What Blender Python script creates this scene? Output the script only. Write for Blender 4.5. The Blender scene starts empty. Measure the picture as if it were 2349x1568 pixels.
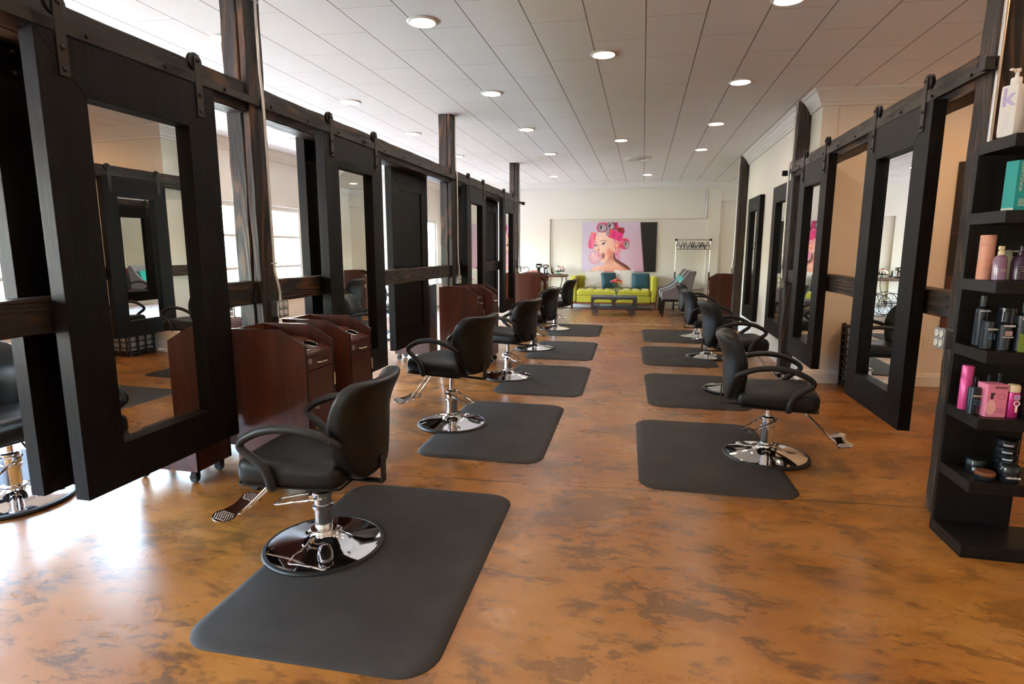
import bpy, bmesh, math, random
from mathutils import Vector, Matrix
random.seed(7)
S = bpy.context.scene
C = S.collection
PI = math.pi
R = math.radians

# ------------------------------------------------------------------ camera, world, exposure
def make_camera():
    yaw, pit, rol = .2206, .1598, .0018
    cy, sy, cp, sp = math.cos(yaw), math.sin(yaw), math.cos(pit), math.sin(pit)
    F = Vector((-sy*cp, cy*cp, -sp)); r = Vector((cy, sy, 0)); u = r.cross(F)
    r2 = r*math.cos(rol)+u*math.sin(rol); u2 = u*math.cos(rol)-r*math.sin(rol)
    m = Matrix((r2, u2, -F)).transposed().to_4x4(); m.translation = (0, 0, 1.42)
    cd = bpy.data.cameras.new('camera'); cam = bpy.data.objects.new('camera', cd); C.objects.link(cam)
    cam.matrix_world = m
    cd.sensor_width = 36; cd.lens = 1320/2349*36; cd.clip_start = .05; cd.clip_end = 300
    cd.dof.use_dof = False
    S.camera = cam
make_camera()

W = bpy.data.worlds.new('daylight'); S.world = W; W.use_nodes = True
wn = W.node_tree.nodes; wl = W.node_tree.links
bg = wn['Background']
sky = wn.new('ShaderNodeTexSky'); sky.sky_type = 'NISHITA'; sky.sun_disc = False
sky.sun_elevation = R(48); sky.sun_rotation = R(120); sky.air_density = 1.3; sky.dust_density = 3.0
wl.new(sky.outputs[0], bg.inputs[0]); bg.inputs[1].default_value = 8.0
sun_d = bpy.data.lights.new('sun', 'SUN'); sun_d.energy = 75.0; sun_d.angle = R(1.5); sun_d.color = (1, .95, .88)
sun = bpy.data.objects.new('sun', sun_d); C.objects.link(sun)
sun.rotation_euler = (R(37), 0, 0)   # sun runs along the shop front: it lights the street, not the room
S.view_settings.view_transform = 'Standard'; S.view_settings.look = 'None'
S.view_settings.exposure = 0.78; S.view_settings.gamma = 1.0; S.view_settings.use_curve_mapping = False
S.cycles.max_bounces = 10; S.cycles.diffuse_bounces = 5; S.cycles.glossy_bounces = 6; S.cycles.transmission_bounces = 8
S.cycles.transparent_max_bounces = 12
S.cycles.sample_clamp_indirect = 6; S.cycles.caustics_reflective = False; S.cycles.caustics_refractive = False
LAMP_L, LAMP_COL = 56, (1.0, .82, .64)
LAMP_LA, LAMP_COLA = 150, (1.0, .52, .22)

# ------------------------------------------------------------------ mesh helpers
def sk(x, y): return y + .072*x       # cross-room lines run slightly askew

class MB:
    def __init__(s): s.v = []; s.f = []; s.m = []; s.sm = []
    def face(s, idx, m=0, sm=False): s.f.append(idx); s.m.append(m); s.sm.append(sm)
    def box(s, x0, x1, y0, y1, z0, z1, m=0, M=None, skew=False):
        b = len(s.v)
        for z in (z0, z1):
            for x, y in ((x0, y0), (x1, y0), (x1, y1), (x0, y1)):
                p = Vector((x, sk(x, y) if skew else y, z)); s.v.append(M @ p if M else p)
        for q in ((0,3,2,1), (4,5,6,7), (0,1,5,4), (1,2,6,5), (2,3,7,6), (3,0,4,7)): s.face([b+i for i in q], m)
        return s
    def prism(s, pts, ax, a, b, m=0, mside=None, M=None):
        """pts: outline; ax: axis letter extruded from a to b"""
        n = len(pts); o = len(s.v)
        for t in (a, b):
            for p in pts:
                q = {'x': (t, p[0], p[1]), 'y': (p[0], t, p[1]), 'z': (p[0], p[1], t)}[ax]
                q = Vector(q); s.v.append(M @ q if M else q)
        s.face([o+i for i in range(n)][::-1], m); s.face([o+n+i for i in range(n)], m)
        for i in range(n):
            j = (i+1) % n; s.face([o+i, o+j, o+n+j, o+n+i], m if mside is None else mside)
        return s
    def lathe(s, prof, n=32, c=(0,0,0), M=None, m=0, sm=True, ax='z', cap=True):
        o = len(s.v); k = len(prof)
        for i in range(n):
            a = 2*PI*i/n
            for r, z in prof:
                x, y = r*math.cos(a), r*math.sin(a)
                p = {'z': (x, y, z), 'x': (z, x, y), 'y': (y, z, x)}[ax]
                p = Vector(p)+Vector(c); s.v.append(M @ p if M else p)
        for i in range(n):
            j = (i+1) % n
            for t in range(k-1):
                s.face([o+i*k+t, o+j*k+t, o+j*k+t+1, o+i*k+t+1], m, sm)
        if not cap or prof[0] == prof[-1]: return s
        if prof[0][0] > 1e-5: s.face([o+i*k for i in range(n)][::-1], m)
        if prof[-1][0] > 1e-5: s.face([o+i*k+k-1 for i in range(n)], m)
        return s
    def cyl(s, r, a, b, c=(0,0,0), ax='z', n=24, m=0, M=None, bev=0):
        prof = [(r, a), (r, b)] if not bev else [(r-bev, a), (r, a+bev), (r, b-bev), (r-bev, b)]
        return s.lathe(prof, n, c, M, m, True, ax)
    def tube(s, pts, r, n=10, m=0, smooth=4, closed=False, flat=1.0, M=None, rads=None):
        P = [Vector(p) for p in pts]
        if smooth > 1: P, rads = catmull(P, smooth, closed, rads)
        N = len(P); o = len(s.v)
        T = []
        for i in range(N):
            a = P[(i-1) % N] if (closed or i) else P[0]; b = P[(i+1) % N] if (closed or i < N-1) else P[-1]
            T.append((b-a).normalized())
        up = Vector((0, 0, 1)) if abs(T[0].z) < .9 else Vector((0, 1, 0))
        nrm = (up - T[0]*up.dot(T[0])).normalized()
        for i in range(N):
            nrm = (nrm - T[i]*nrm.dot(T[i])).normalized(); bi = T[i].cross(nrm)
            rr = r if rads is None else r*rads[i]
            for j in range(n):
                a = 2*PI*j/n; p = P[i]+nrm*math.cos(a)*rr*flat+bi*math.sin(a)*rr
                s.v.append(M @ p if M else p)
        for i in range(N if closed else N-1):
            i2 = (i+1) % N
            for j in range(n):
                j2 = (j+1) % n; s.face([o+i*n+j, o+i*n+j2, o+i2*n+j2, o+i2*n+j], m, True)
        if not closed:
            s.face([o+j for j in range(n)][::-1], m); s.face([o+(N-1)*n+j for j in range(n)], m)
        return s
    def grid(s, f, nu, nv, m=0, sm=True, closeu=False):
        o = len(s.v)
        for i in range(nu if closeu else nu+1):
            for j in range(nv+1): s.v.append(Vector(f(i/nu, j/nv)))
        K = nv+1
        for i in range(nu):
            i2 = (i+1) % nu if closeu else i+1
            for j in range(nv): s.face([o+i*K+j, o+i2*K+j, o+i2*K+j+1, o+i*K+j+1], m, sm)
        return s
    def rbox(s, w, d, h, r, n=10, c=(0,0,0), fn=None, m=0, M=None):
        """rounded box centred on c, then each point through fn(p, unit)"""
        idx = {}
        hw = Vector((w/2, d/2, h/2)); rr = min(r, w/2, d/2, h/2)
        def put(q):
            k = (round(q[0], 4), round(q[1], 4), round(q[2], 4))
            if k in idx: return idx[k]
            p = Vector((q[0]*hw.x, q[1]*hw.y, q[2]*hw.z))
            inn = Vector((max(-hw.x+rr, min(hw.x-rr, p.x)), max(-hw.y+rr, min(hw.y-rr, p.y)), max(-hw.z+rr, min(hw.z-rr, p.z))))
            d_ = p-inn
            if d_.length > 1e-9: p = inn+d_.normalized()*rr*min(1, max(abs(d_.x), abs(d_.y), abs(d_.z))/rr)
            if fn: p = Vector(fn(p, q))
            p = p+Vector(c); p = M @ p if M else p
            s.v.append(p); idx[k] = len(s.v)-1; return idx[k]
        def tt(i):
            t = -1+2*i/n; return math.copysign(abs(t)**.75, t)
        for ax in range(3):
            for sg in (-1, 1):
                for i in range(n):
                    for j in range(n):
                        q4 = []
                        for a, b in ((i, j), (i+1, j), (i+1, j+1), (i, j+1)):
                            q = [0, 0, 0]; q[ax] = sg; q[(ax+1) % 3] = tt(a); q[(ax+2) % 3] = tt(b); q4.append(put(q))
                        s.face(q4 if sg > 0 else q4[::-1], m, True)
        return s
    def build(s, name, mats, parent=None, loc=(0,0,0), rot=(0,0,0), bevel=0, bseg=2):
        me = bpy.data.meshes.new(name)
        me.from_pydata([tuple(v) for v in s.v], [], s.f)
        if not isinstance(mats, (list, tuple)): mats = [mats]
        for mt in mats: me.materials.append(mt)
        me.polygons.foreach_set('material_index', s.m); me.polygons.foreach_set('use_smooth', s.sm)
        me.update()
        bm = bmesh.new(); bm.from_mesh(me); bmesh.ops.recalc_face_normals(bm, faces=bm.faces)
        bm.to_mesh(me); bm.free()
        if any(s.sm): me.set_sharp_from_angle(angle=R(38))
        o = bpy.data.objects.new(name, me); C.objects.link(o)
        o.location = loc; o.rotation_euler = rot
        if parent: o.parent = parent
        if bevel:
            b = o.modifiers.new('bevel', 'BEVEL'); b.width = bevel; b.segments = bseg; b.limit_method = 'ANGLE'; b.angle_limit = R(35)
        return o

def catmull(P, k, closed, rads):
    out = []; ro = []; N = len(P)
    for i in range(N if closed else N-1):
        g = (lambda j: P[j % N]) if closed else (lambda j: P[max(0, min(N-1, j))])
        p0, p1, p2, p3 = g(i-1), g(i), g(i+1), g(i+2)
        for t in range(k):
            u = t/k
            out.append(.5*((2*p1)+(-p0+p2)*u+(2*p0-5*p1+4*p2-p3)*u*u+(-p0+3*p1-3*p2+p3)*u**3))
            if rads: ro.append(rads[i]*(1-u)+rads[(i+1) % N]*u)
    if not closed:
        out.append(P[-1])
        if rads: ro.append(rads[-1])
    return out, (ro if rads else None)

def tag(o, label=None, cat=None, group=None, kind=None):
    if label: o['label'] = label
    if cat: o['category'] = cat
    if group: o['group'] = group
    if kind: o['kind'] = kind
    return o
def thing(name, label, cat, loc=(0,0,0), rz=0, group=None):
    o = bpy.data.objects.new(name, None); C.objects.link(o); o.empty_display_size = .1
    o.location = loc; o.rotation_euler = (0, 0, rz)
    return tag(o, label, cat, group)
def kids(o): return [c for c in bpy.data.objects if c.parent == o]
def copy_tree(o, loc=None, rz=None, label=None, parent=None):
    c = o.copy(); C.objects.link(c)
    if parent: c.parent = parent
    if loc is not None: c.location = loc
    if rz is not None: c.rotation_euler = (0, 0, rz)
    if label: c['label'] = label
    for ch in kids(o): copy_tree(ch, parent=c)
    return c
def struct(o): o['kind'] = 'structure'; return o
def text_mesh(name, s, size, mat, parent, M, bold=0.0, align='CENTER'):
    cu = bpy.data.curves.new('lettering', 'FONT'); cu.body = s; cu.size = size; cu.align_x = align; cu.align_y = 'CENTER'
    cu.extrude = .0004; cu.offset = bold
    t = bpy.data.objects.new('lettering', cu); C.objects.link(t)
    dg = bpy.context.evaluated_depsgraph_get(); me = bpy.data.meshes.new_from_object(t.evaluated_get(dg))
    bpy.data.objects.remove(t); me.materials.clear(); me.materials.append(mat); me.transform(M)
    o = bpy.data.objects.new(name, me); C.objects.link(o); o.parent = parent
    return o

# ------------------------------------------------------------------ materials
def mat(name, col, rough=.5, metal=0, **kw):
    m = bpy.data.materials.new(name); m.use_nodes = True
    b = m.node_tree.nodes['Principled BSDF']
    b.inputs['Base Color'].default_value = (*col, 1); b.inputs['Roughness'].default_value = rough
    b.inputs['Metallic'].default_value = metal
    for k, v in kw.items(): b.inputs[k.replace('_', ' ')].default_value = v
    return m
class NT:
    def __init__(s, m): s.t = m.node_tree; s.b = s.t.nodes['Principled BSDF']
    def n(s, typ, **kw):
        nd = s.t.nodes.new('ShaderNode'+typ)
        for k, v in kw.items():
            if k in nd.inputs.keys() if isinstance(k, str) else False: nd.inputs[k].default_value = v
            else: setattr(nd, k, v)
        return nd
    def l(s, a, b): s.t.links.new(a, b)
    def coord(s, scale=(1,1,1), which='Object', rot=(0,0,0)):
        tc = s.n('TexCoord'); mp = s.n('Mapping'); mp.inputs['Scale'].default_value = scale; mp.inputs['Rotation'].default_value = rot
        s.l(tc.outputs[which], mp.inputs[0]); return mp.outputs[0]
    def noise(s, vec, scale, detail=4, rough=.5, dist=0):
        nd = s.n('TexNoise'); nd.inputs['Scale'].default_value = scale; nd.inputs['Detail'].default_value = detail
        nd.inputs['Roughness'].default_value = rough; nd.inputs['Distortion'].default_value = dist
        s.l(vec, nd.inputs['Vector']); return nd.outputs[0]
    def ramp(s, fac, stops, interp='LINEAR'):
        nd = s.n('ValToRGB'); e = nd.color_ramp.elements; nd.color_ramp.interpolation = interp
        while len(e) > 1: e.remove(e[-1])
        e[0].position = stops[0][0]; e[0].color = (*stops[0][1], 1)
        for p, c in stops[1:]:
            x = e.new(p); x.color = (*c, 1)
        s.l(fac, nd.inputs[0]); return nd.outputs[0]
    def mix(s, fac, a, b, typ='MIX'):
        nd = s.n('MixRGB', blend_type=typ)
        for v, i in ((fac, 0), (a, 1), (b, 2)):
            if isinstance(v, (int, float)): nd.inputs[i].default_value = v
            elif isinstance(v, tuple): nd.inputs[i].default_value = (*v, 1)
            else: s.l(v, nd.inputs[i])
        return nd.outputs[0]
    def math(s, op, a, b=0, c=0):
        nd = s.n('Math', operation=op)
        for v, i in ((a, 0), (b, 1), (c, 2)):
            if isinstance(v, (int, float)): nd.inputs[i].default_value = v
            else: s.l(v, nd.inputs[i])
        return nd.outputs[0]
    def bump(s, h, strength=.3, dist=.01):
        nd = s.n('Bump'); nd.inputs['Strength'].default_value = strength; nd.inputs['Distance'].default_value = dist
        s.l(h, nd.inputs['Height']); s.l(nd.outputs[0], s.b.inputs['Normal'])
    def col(s, c): s.l(c, s.b.inputs['Base Color'])
    def rough(s, c): s.l(c, s.b.inputs['Roughness'])
g3 = lambda v: (v, v, v)

def wood_mat(name, c0, c1, scale=(1,1,1), rough=.4, bstr=.15, bands=18, along='z'):
    m = mat(name, c0, rough); t = NT(m)
    sc = {'z': (bands, bands, 1.2), 'y': (bands, 1.2, bands), 'x': (1.2, bands, bands)}[along]
    v = t.coord(sc); n = t.noise(v, 1.6, 6, .6, .8)
    t.col(t.ramp(n, [(.3, c0), (.7, c1)])); t.bump(n, bstr, .004); return m
M_ebony = wood_mat('ebony_stained_wood', (.0034, .0027, .0025), (.0085, .0066, .006), rough=.44, bstr=.25, bands=40); M_ebony.node_tree.nodes['Principled BSDF'].inputs['Specular IOR Level'].default_value = .10
M_timber = mat('rough_dark_timber', (.05, .03, .02), .6)
def timber(m, sc):
    t = NT(m)
    low = t.noise(t.coord(tuple(a*.33 for a in sc)), 1.6, 1.5, .45, .25)
    rings = t.math('SINE', t.math('MULTIPLY', low, 120))
    rings = t.math('ADD', t.math('MULTIPLY', rings, .5), .5)
    big = t.noise(t.coord((1.4, 1.4, 1.4)), 2.4, 4, .6)
    fine = t.noise(t.coord(tuple(a*2 for a in sc)), 4, 8, .7)
    c = t.ramp(rings, [(.0, (.012, .008, .006)), (.60, (.024, .014, .010)), (.97, (.105, .046, .020))])
    c2 = t.mix(t.ramp(big, [(.42, g3(.15)), (.62, g3(.92))]), c, (.017, .013, .011))
    c3 = t.mix(t.ramp(fine, [(.55, g3(0)), (.78, g3(.5))]), c2, (.085, .072, .06))
    t.col(c3); t.bump(t.math('ADD', t.math('MULTIPLY', rings, .35), fine), .55, .010)
    t.rough(t.ramp(fine, [(.3, g3(.36)), (.7, g3(.6))]))
timber(M_timber, (7, 7, .8)); M_timber.node_tree.nodes['Principled BSDF'].inputs['Specular IOR Level'].default_value = .30
M_beam = mat('rough_dark_beam', (.05, .03, .02), .6); timber(M_beam, (6, .7, 7)); M_beam.node_tree.nodes['Principled BSDF'].inputs['Specular IOR Level'].default_value = .25
M_cherry = mat('cherry_veneer', (.12, .03, .018), .36, Specular_IOR_Level=.35); t = NT(M_cherry)
v = t.coord((9, 9, .9)); n1 = t.noise(v, 1.3, 5, .6, .6)
t.col(t.ramp(n1, [(.25, (.036, .0085, .005)), (.5, (.070, .0165, .0085)), (.75, (.105, .027, .013))])); t.b.inputs['Coat Weight'].default_value = .15
M_edge = mat('black_edge_band', (.006, .006, .008), .25)
M_leather = mat('black_vinyl', (.0085, .0078, .0076), .40, Specular_IOR_Level=.28); t = NT(M_leather); t.bump(t.noise(t.coord((1,1,1)), 260, 3, .6), .10, .002)
M_armrub = mat('black_urethane', (.014, .013, .0125), .46, Specular_IOR_Level=.35)
M_mat = mat('anti_fatigue_rubber', (.035, .033, .033), .66, Specular_IOR_Level=.22); t = NT(M_mat)
nn = t.noise(t.coord(), 3.5, 6, .65, .5); t.col(t.ramp(nn, [(.35, (.029, .0235, .0205)), (.75, (.045, .038, .034))])); t.bump(t.noise(t.coord(), 180, 2, .5), .12, .002)
M_chrome = mat('chrome', (.82, .82, .84), .045, 1)
M_steel = mat('brushed_steel', (.55, .55, .55), .3, 1)
M_nickel = mat('satin_nickel', (.75, .62, .48), .28, 1)
M_iron = mat('black_iron', (.022, .018, .016), .42, .6)
M_track = mat('bronze_painted_steel', (.026, .020, .016), .45, .2, Specular_IOR_Level=.25)
M_conduit = mat('galvanised_conduit', (.62, .60, .58), .32, .85)
M_box = mat('galvanised_box', (.42, .41, .39), .38, .9)
M_plast = mat('white_plastic', (.78, .77, .74), .4)
M_mirror = mat('mirror_glass', (.90, .915, .90), .0, 1)
M_black = mat('matte_black', (.008, .008, .009), .5)
M_holeshade = mat('hole_shade_black', (.001, .001, .001), .9, Specular_IOR_Level=.05)  # near-black colour for the shade inside the tool holes
M_wheel = mat('caster_rubber', (.018, .020, .026), .4)
M_wall = mat('cream_painted_wall', (.80, .755, .68), .7); t = NT(M_wall)
t.bump(t.noise(t.coord(), 60, 4, .6), .06, .006)
M_trimw = mat('white_trim_paint', (.82, .80, .76), .38)
M_winframe = mat('white_window_frame', (.75, .72, .67), .45)
M_glass = bpy.data.materials.new('window_glass'); M_glass.use_nodes = True
tr = M_glass.node_tree; tr.nodes.clear()
o_ = tr.nodes.new('ShaderNodeOutputMaterial'); mx = tr.nodes.new('ShaderNodeMixShader'); tb = tr.nodes.new('ShaderNodeBsdfTransparent'); gb = tr.nodes.new('ShaderNodeBsdfGlossy')
gb.inputs['Roughness'].default_value = .01; mx.inputs[0].default_value = .07
tr.links.new(tb.outputs[0], mx.inputs[1]); tr.links.new(gb.outputs[0], mx.inputs[2]); tr.links.new(mx.outputs[0], o_.inputs[0])
def clear_glass(name, col, rough=.02):
    return mat(name, col, rough, 0, Transmission_Weight=1.0, IOR=1.45)

# ceiling: 0.40 x 0.86 m boards, staggered, thin dark grooves
M_ceil = mat('ceiling_tile', (.84, .835, .825), .75); t = NT(M_ceil)
tc = t.n('TexCoord'); sp = t.n('SeparateXYZ'); t.l(tc.outputs['Object'], sp.inputs[0])
X, Y = sp.outputs[0], sp.outputs[1]
u = t.math('DIVIDE', t.math('ADD', X, 40.167), .4013)
row = t.math('FLOOR', u); fu = t.math('FRACT', u)
odd = t.math('MODULO', row, 2)
vv = t.math('ADD', t.math('DIVIDE', t.math('SUBTRACT', t.math('ADD', Y, 40.2), t.math('MULTIPLY', X, .072)), .857), t.math('MULTIPLY', odd, .5))
fv = t.math('FRACT', vv)
du = t.math('MULTIPLY', t.math('MINIMUM', fu, t.math('SUBTRACT', 1, fu)), .4013)
dv = t.math('MULTIPLY', t.math('MINIMUM', fv, t.math('SUBTRACT', 1, fv)), .857)
gu = t.math('LESS_THAN', du, .0040); gv = t.math('LESS_THAN', dv, .0022)
wb = t.noise(t.coord(), 1.2, 3, .5)
c = t.mix(t.ramp(wb, [(.35, g3(0)), (.7, g3(1))]), (.83, .825, .815), (.87, .865, .86))
c = t.mix(gv, c, (.38, .35, .32)); c = t.mix(gu, c, (.17, .14, .12)); t.col(c)
fn_ = t.noise(t.coord(), 150, 3, .6)
hh = t.math('SUBTRACT', t.math('MULTIPLY', fn_, .25), t.math('MULTIPLY', t.math('MAXIMUM', gu, gv), 1.0))
t.bump(hh, .35, .006)

# floor: acid-stained concrete, tan with umber patches, cracks and scrapes
M_floor = mat('acid_stained_concrete', (.4, .18, .06), .3); t = NT(M_floor)
tc = t.n('TexCoord'); sp = t.n('SeparateXYZ'); t.l(tc.outputs['Object'], sp.inputs[0]); X, Y = sp.outputs[0], sp.outputs[1]
vs = t.coord((.75, 1.35, 1), rot=(0, 0, R(-4)))
nA = t.noise(vs, 1.1, 7, .62, .35); nB = t.noise(vs, 3.2, 10, .68, .9); nC = t.noise(t.coord((1, 1, 1)), .55, 3, .5, .3)
nE = t.noise(t.coord((1, 1.6, 1)), 14, 8, .7, 0)
base = t.ramp(nA, [(.28, (.19, .066, .0105)), (.46, (.315, .120, .019)), (.60, (.395, .168, .034)), (.78, (.46, .235, .080))])
base = t.mix(t.ramp(nC, [(.42, g3(0)), (.68, g3(.5))]), base, (.27, .088, .022))
pat = t.noise(t.coord((.8, 1.5, 1), rot=(0, 0, R(-5))), 1.75, 12, .66, .55)
pat2 = t.noise(t.coord((.9, 2.2, 1), rot=(0, 0, R(8))), 3.6, 12, .72, .35)
clus = t.ramp(nC, [(.38, g3(.60)), (.54, g3(1))])
rag = t.math('ADD', pat, t.math('MULTIPLY', t.math('SUBTRACT', nE, .5), .34))
rag2 = t.math('ADD', pat2, t.math('MULTIPLY', t.math('SUBTRACT', nE, .5), .26))
edge = t.ramp(rag, [(.545, g3(0)), (.575, g3(.8)), (.62, g3(.55)), (.72, g3(1))])
soft = t.ramp(rag2, [(.52, g3(0)), (.60, g3(.75)), (.70, g3(1))])
dark = t.math('MULTIPLY', t.math('MAXIMUM', edge, soft), clus)
base = t.mix(t.math('MULTIPLY', dark, .85), base, (.034, .018, .009))
mott = t.ramp(t.noise(t.coord((1, 1.8, 1)), 7, 8, .7, .6), [(.45, g3(0)), (.75, g3(.35))])
base = t.mix(mott, base, (.19, .075, .026))
scr = t.ramp(t.noise(t.coord((1.2, 5, 1), rot=(0, 0, R(20))), 6.5, 9, .75, .2), [(.715, g3(0)), (.75, g3(.75))])
base = t.mix(scr, base, (.52, .42, .32))
yy = t.math('SUBTRACT', Y, t.math('MULTIPLY', X, .072))
wob = t.math('MULTIPLY', t.math('SUBTRACT', t.noise(t.coord(), 2.5, 4, .6), .5), .05)
def crack(y0, w):
    return t.math('LESS_THAN', t.math('ABSOLUTE', t.math('SUBTRACT', t.math('ADD', yy, wob), y0)), w)
cr = t.math('MAXIMUM', crack(3.34, .006), crack(7.16, .005))
cr = t.math('MAXIMUM', cr, crack(-.7, .006))
# patch in front of the sofa, framed by saw-cut seams
far = t.math('GREATER_THAN', yy, 11.07)
inx = t.math('MULTIPLY', t.math('GREATER_THAN', X, -1.37), t.math('LESS_THAN', X, .60))
out = t.math('MULTIPLY', far, t.math('SUBTRACT', 1, inx))
base = t.mix(t.math('MULTIPLY', out, .75), base, t.mix(nA, (.12, .062, .034), (.27, .16, .10)))
base = t.mix(t.math('MULTIPLY', t.math('MULTIPLY', far, inx), .7), base, (.33, .125, .052))
seam = t.math('MULTIPLY', far, t.math('LESS_THAN', t.math('MINIMUM', t.math('ABSOLUTE', t.math('ADD', X, 1.37)), t.math('ABSOLUTE', t.math('SUBTRACT', X, .60))), .008))
band = t.math('MULTIPLY', t.math('LESS_THAN', t.math('ABSOLUTE', t.math('SUBTRACT', yy, 11.2)), .12), inx)
band = t.math('MULTIPLY', band, t.ramp(t.noise(t.coord(), 7, 8, .8), [(.50, g3(0)), (.56, g3(.8))]))
base = t.mix(band, base, (.62, .50, .42))
base = t.mix(t.math('MULTIPLY', cr, .75), base, (.055, .03, .018)); base = t.mix(seam, base, (.10, .055, .03))
t.col(base)
t.rough(t.ramp(nB, [(.3, g3(.235)), (.7, g3(.37))]))
t.b.inputs['Specular IOR Level'].default_value = .5
t.bump(t.math('SUBTRACT', t.math('MULTIPLY', nB, .4), t.math('ADD', cr, t.math('MULTIPLY', nE, -.15))), .22, .006)

# ------------------------------------------------------------------ room shell
XL, XR, YF, H3 = -6.0, 4.3, -3.0, 3.0
WB = 14.55                      # back wall at x = 0
struct(MB().box(XL-.2, XR+.2, YF-.2, 15.6, -.12, 0).build('floor', M_floor))
struct(MB().box(XL-.2, XR+.2, YF-.2, 15.6, H3, H3+.12).build('ceiling', M_ceil))
def wall_seg(x0, y0, x1, y1, z0=0, z1=H3, th=.15, side=1):
    """wall between two floor points, thickness to the given side"""
    d = Vector((x1-x0, y1-y0, 0)).normalized(); n = Vector((-d.y, d.x, 0))*th*side
    return [(x0, y0), (x1, y1), (x1+n.x, y1+n.y), (x0+n.x, y0+n.y)], z0, z1
def wall(name, *segs, m=M_wall):
    b = MB()
    for pts, z0, z1 in segs: b.prism(pts, 'z', z0, z1)
    return struct(b.build(name, m))
# left wall with big shop windows
wins = [(-2.6, -.35), (-.05, 2.2), (2.5, 4.75), (5.05, 7.1), (7.4, 9.5), (9.75, 10.9)]
WZ0, WZ1 = .62, 2.12
segs = [wall_seg(XL, YF, XL, 11.2, 0, WZ0, .2), wall_seg(XL, YF, XL, 11.2, WZ1, H3, .2)]
ed = [YF]+[v for w in wins for v in w]+[11.2]
for i in range(0, len(ed), 2): segs.append(wall_seg(XL, ed[i], XL, ed[i+1], WZ0, WZ1, .2))
wall('wall_left', *segs)
wall('wall_left_return', wall_seg(XL, 11.2, -5.05, 11.27), wall_seg(-5.05, 11.27, -5.05, 11.9), wall_seg(-5.05, 13.9, -5.05, 14.2), wall_seg(-5.05, 11.9, -5.05, 13.9, 0, .5), wall_seg(-5.05, 11.9, -5.05, 13.9, 2.12, H3))
for i, (a, b) in enumerate(wins):
    f = MB()
    for y0, y1, z0, z1 in ((a, b, WZ0, WZ0+.05), (a, b, WZ1-.07, WZ1), (a, a+.05, WZ0+.05, WZ1-.07), (b-.05, b, WZ0+.05, WZ1-.07),
                           (a+.05, b-.05, 1.10, 1.14), (a+.05, b-.05, 1.60, 1.64), ((a+b)/2-.02, (a+b)/2+.02, WZ0+.05, 1.10), ((a+b)/2-.02, (a+b)/2+.02, 1.64, WZ1-.07)):
        f.box(XL-.12, XL-.06, y0, y1, z0, z1)
    w = struct(f.build('window_%d' % (i+1), M_winframe))
    MB().box(XL-.095, XL-.089, a+.04, b-.04, WZ0+.04, WZ1-.04).build('window_pane', M_glass, w)
    MB().box(XL-.05, XL+.05, a-.02, b+.02, WZ0-.03, WZ0).build('window_sill', M_trimw, w)
    pl = bpy.data.lights.new('daylight_portal', 'AREA'); pl.shape = 'RECTANGLE'; pl.size = WZ1-WZ0; pl.size_y = b-a; pl.cycles.is_portal = True
    po = bpy.data.objects.new('daylight_portal', pl); C.objects.link(po); po.location = (XL-.15, (a+b)/2, (WZ0+WZ1)/2); po.rotation_euler = (0, -PI/2, 0)
f = MB()  # unseen window, added to bring daylight to the back of the room
for y0, y1, z0, z1 in ((11.9, 13.9, .5, .55), (11.9, 13.9, 2.05, 2.12), (11.9, 11.95, .55, 2.05), (13.85, 13.9, .55, 2.05), (12.88, 12.92, .55, 2.05)): f.box(-5.15, -5.09, y0, y1, z0, z1)
w = struct(f.build('window_7', M_winframe)); MB().box(-5.125, -5.119, 11.94, 13.86, .54, 2.08).build('window_pane', M_glass, w)
pl = bpy.data.lights.new('daylight_portal', 'AREA'); pl.shape = 'RECTANGLE'; pl.size = 1.6; pl.size_y = 2.0; pl.cycles.is_portal = True
po = bpy.data.objects.new('daylight_portal', pl); C.objects.link(po); po.location = (-5.19, 12.9, 1.31); po.rotation_euler = (0, -PI/2, 0)
# leaning awning struts outside the fifth window
for yb in (8.35, 8.62):
    tag(MB().tube([(XL-.45, yb+.16, 0.0), (XL-.45, yb-.38, 2.6)], .045, 8, smooth=1).build('awning_strut', M_winframe),
        'white %s awning strut leaning outside the window past the first timber post' % ('nearer' if yb < 8.5 else 'farther'), 'strut', 'awning struts outside the window')
# back wall with a shallow bulkhead, piers and recesses
def yb(x): return WB+.072*x
wall('wall_back', wall_seg(-5.2, yb(-5.2), XR+.1, yb(XR+.1), side=1))
def slab(b, x0, x1, z0, z1, th=.05): b.prism([(x0, yb(x0)), (x1, yb(x1)), (x1, yb(x1)-th), (x0, yb(x0)-th)], 'z', z0, z1)
b = MB(); slab(b, -5.05, 1.47, 2.15, H3); slab(b, -3.3, -2.26, 0, 2.15); slab(b, 1.47, 1.76, 0, H3, .055); slab(b, 1.76, 3.4, 2.55, H3, .055)
struct(b.build('trim_back', M_wall))
# right side: white wall from the corner back, alcove to the right, recess at the far end
CX, CY = 1.72, 6.65
wall('wall_right', wall_seg(CX, CY, CX, 11.15, side=-1), wall_seg(CX, 11.15, 3.4, 11.27, side=-1), wall_seg(3.4, 11.27, 3.4, yb(3.4), side=-1))
wall('wall_alcove', wall_seg(CX+.15, CY+.01, XR, sk(XR, CY-.124), side=1))
wall('wall_alcove_side', wall_seg(XR, YF, XR, 6.95, side=-1))
wall('wall_front', wall_seg(XL, YF, XR, YF, side=-1))
# door in the far right recess wall
d = struct(MB().box(3.35, 3.398, 12.0, 12.95, .0, 2.08).build('door_1', M_trimw)); 
MB().box(3.33, 3.35, 12.06, 12.89, .02, 2.02).build('door_leaf', M_wall, d)
MB().lathe([(.001, 0), (.025, .004), (.028, .03), (.012, .045), (.012, .06)], 16, (3.27, 12.12, 1.0), ax='x').build('door_handle', M_nickel, d)
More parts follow.
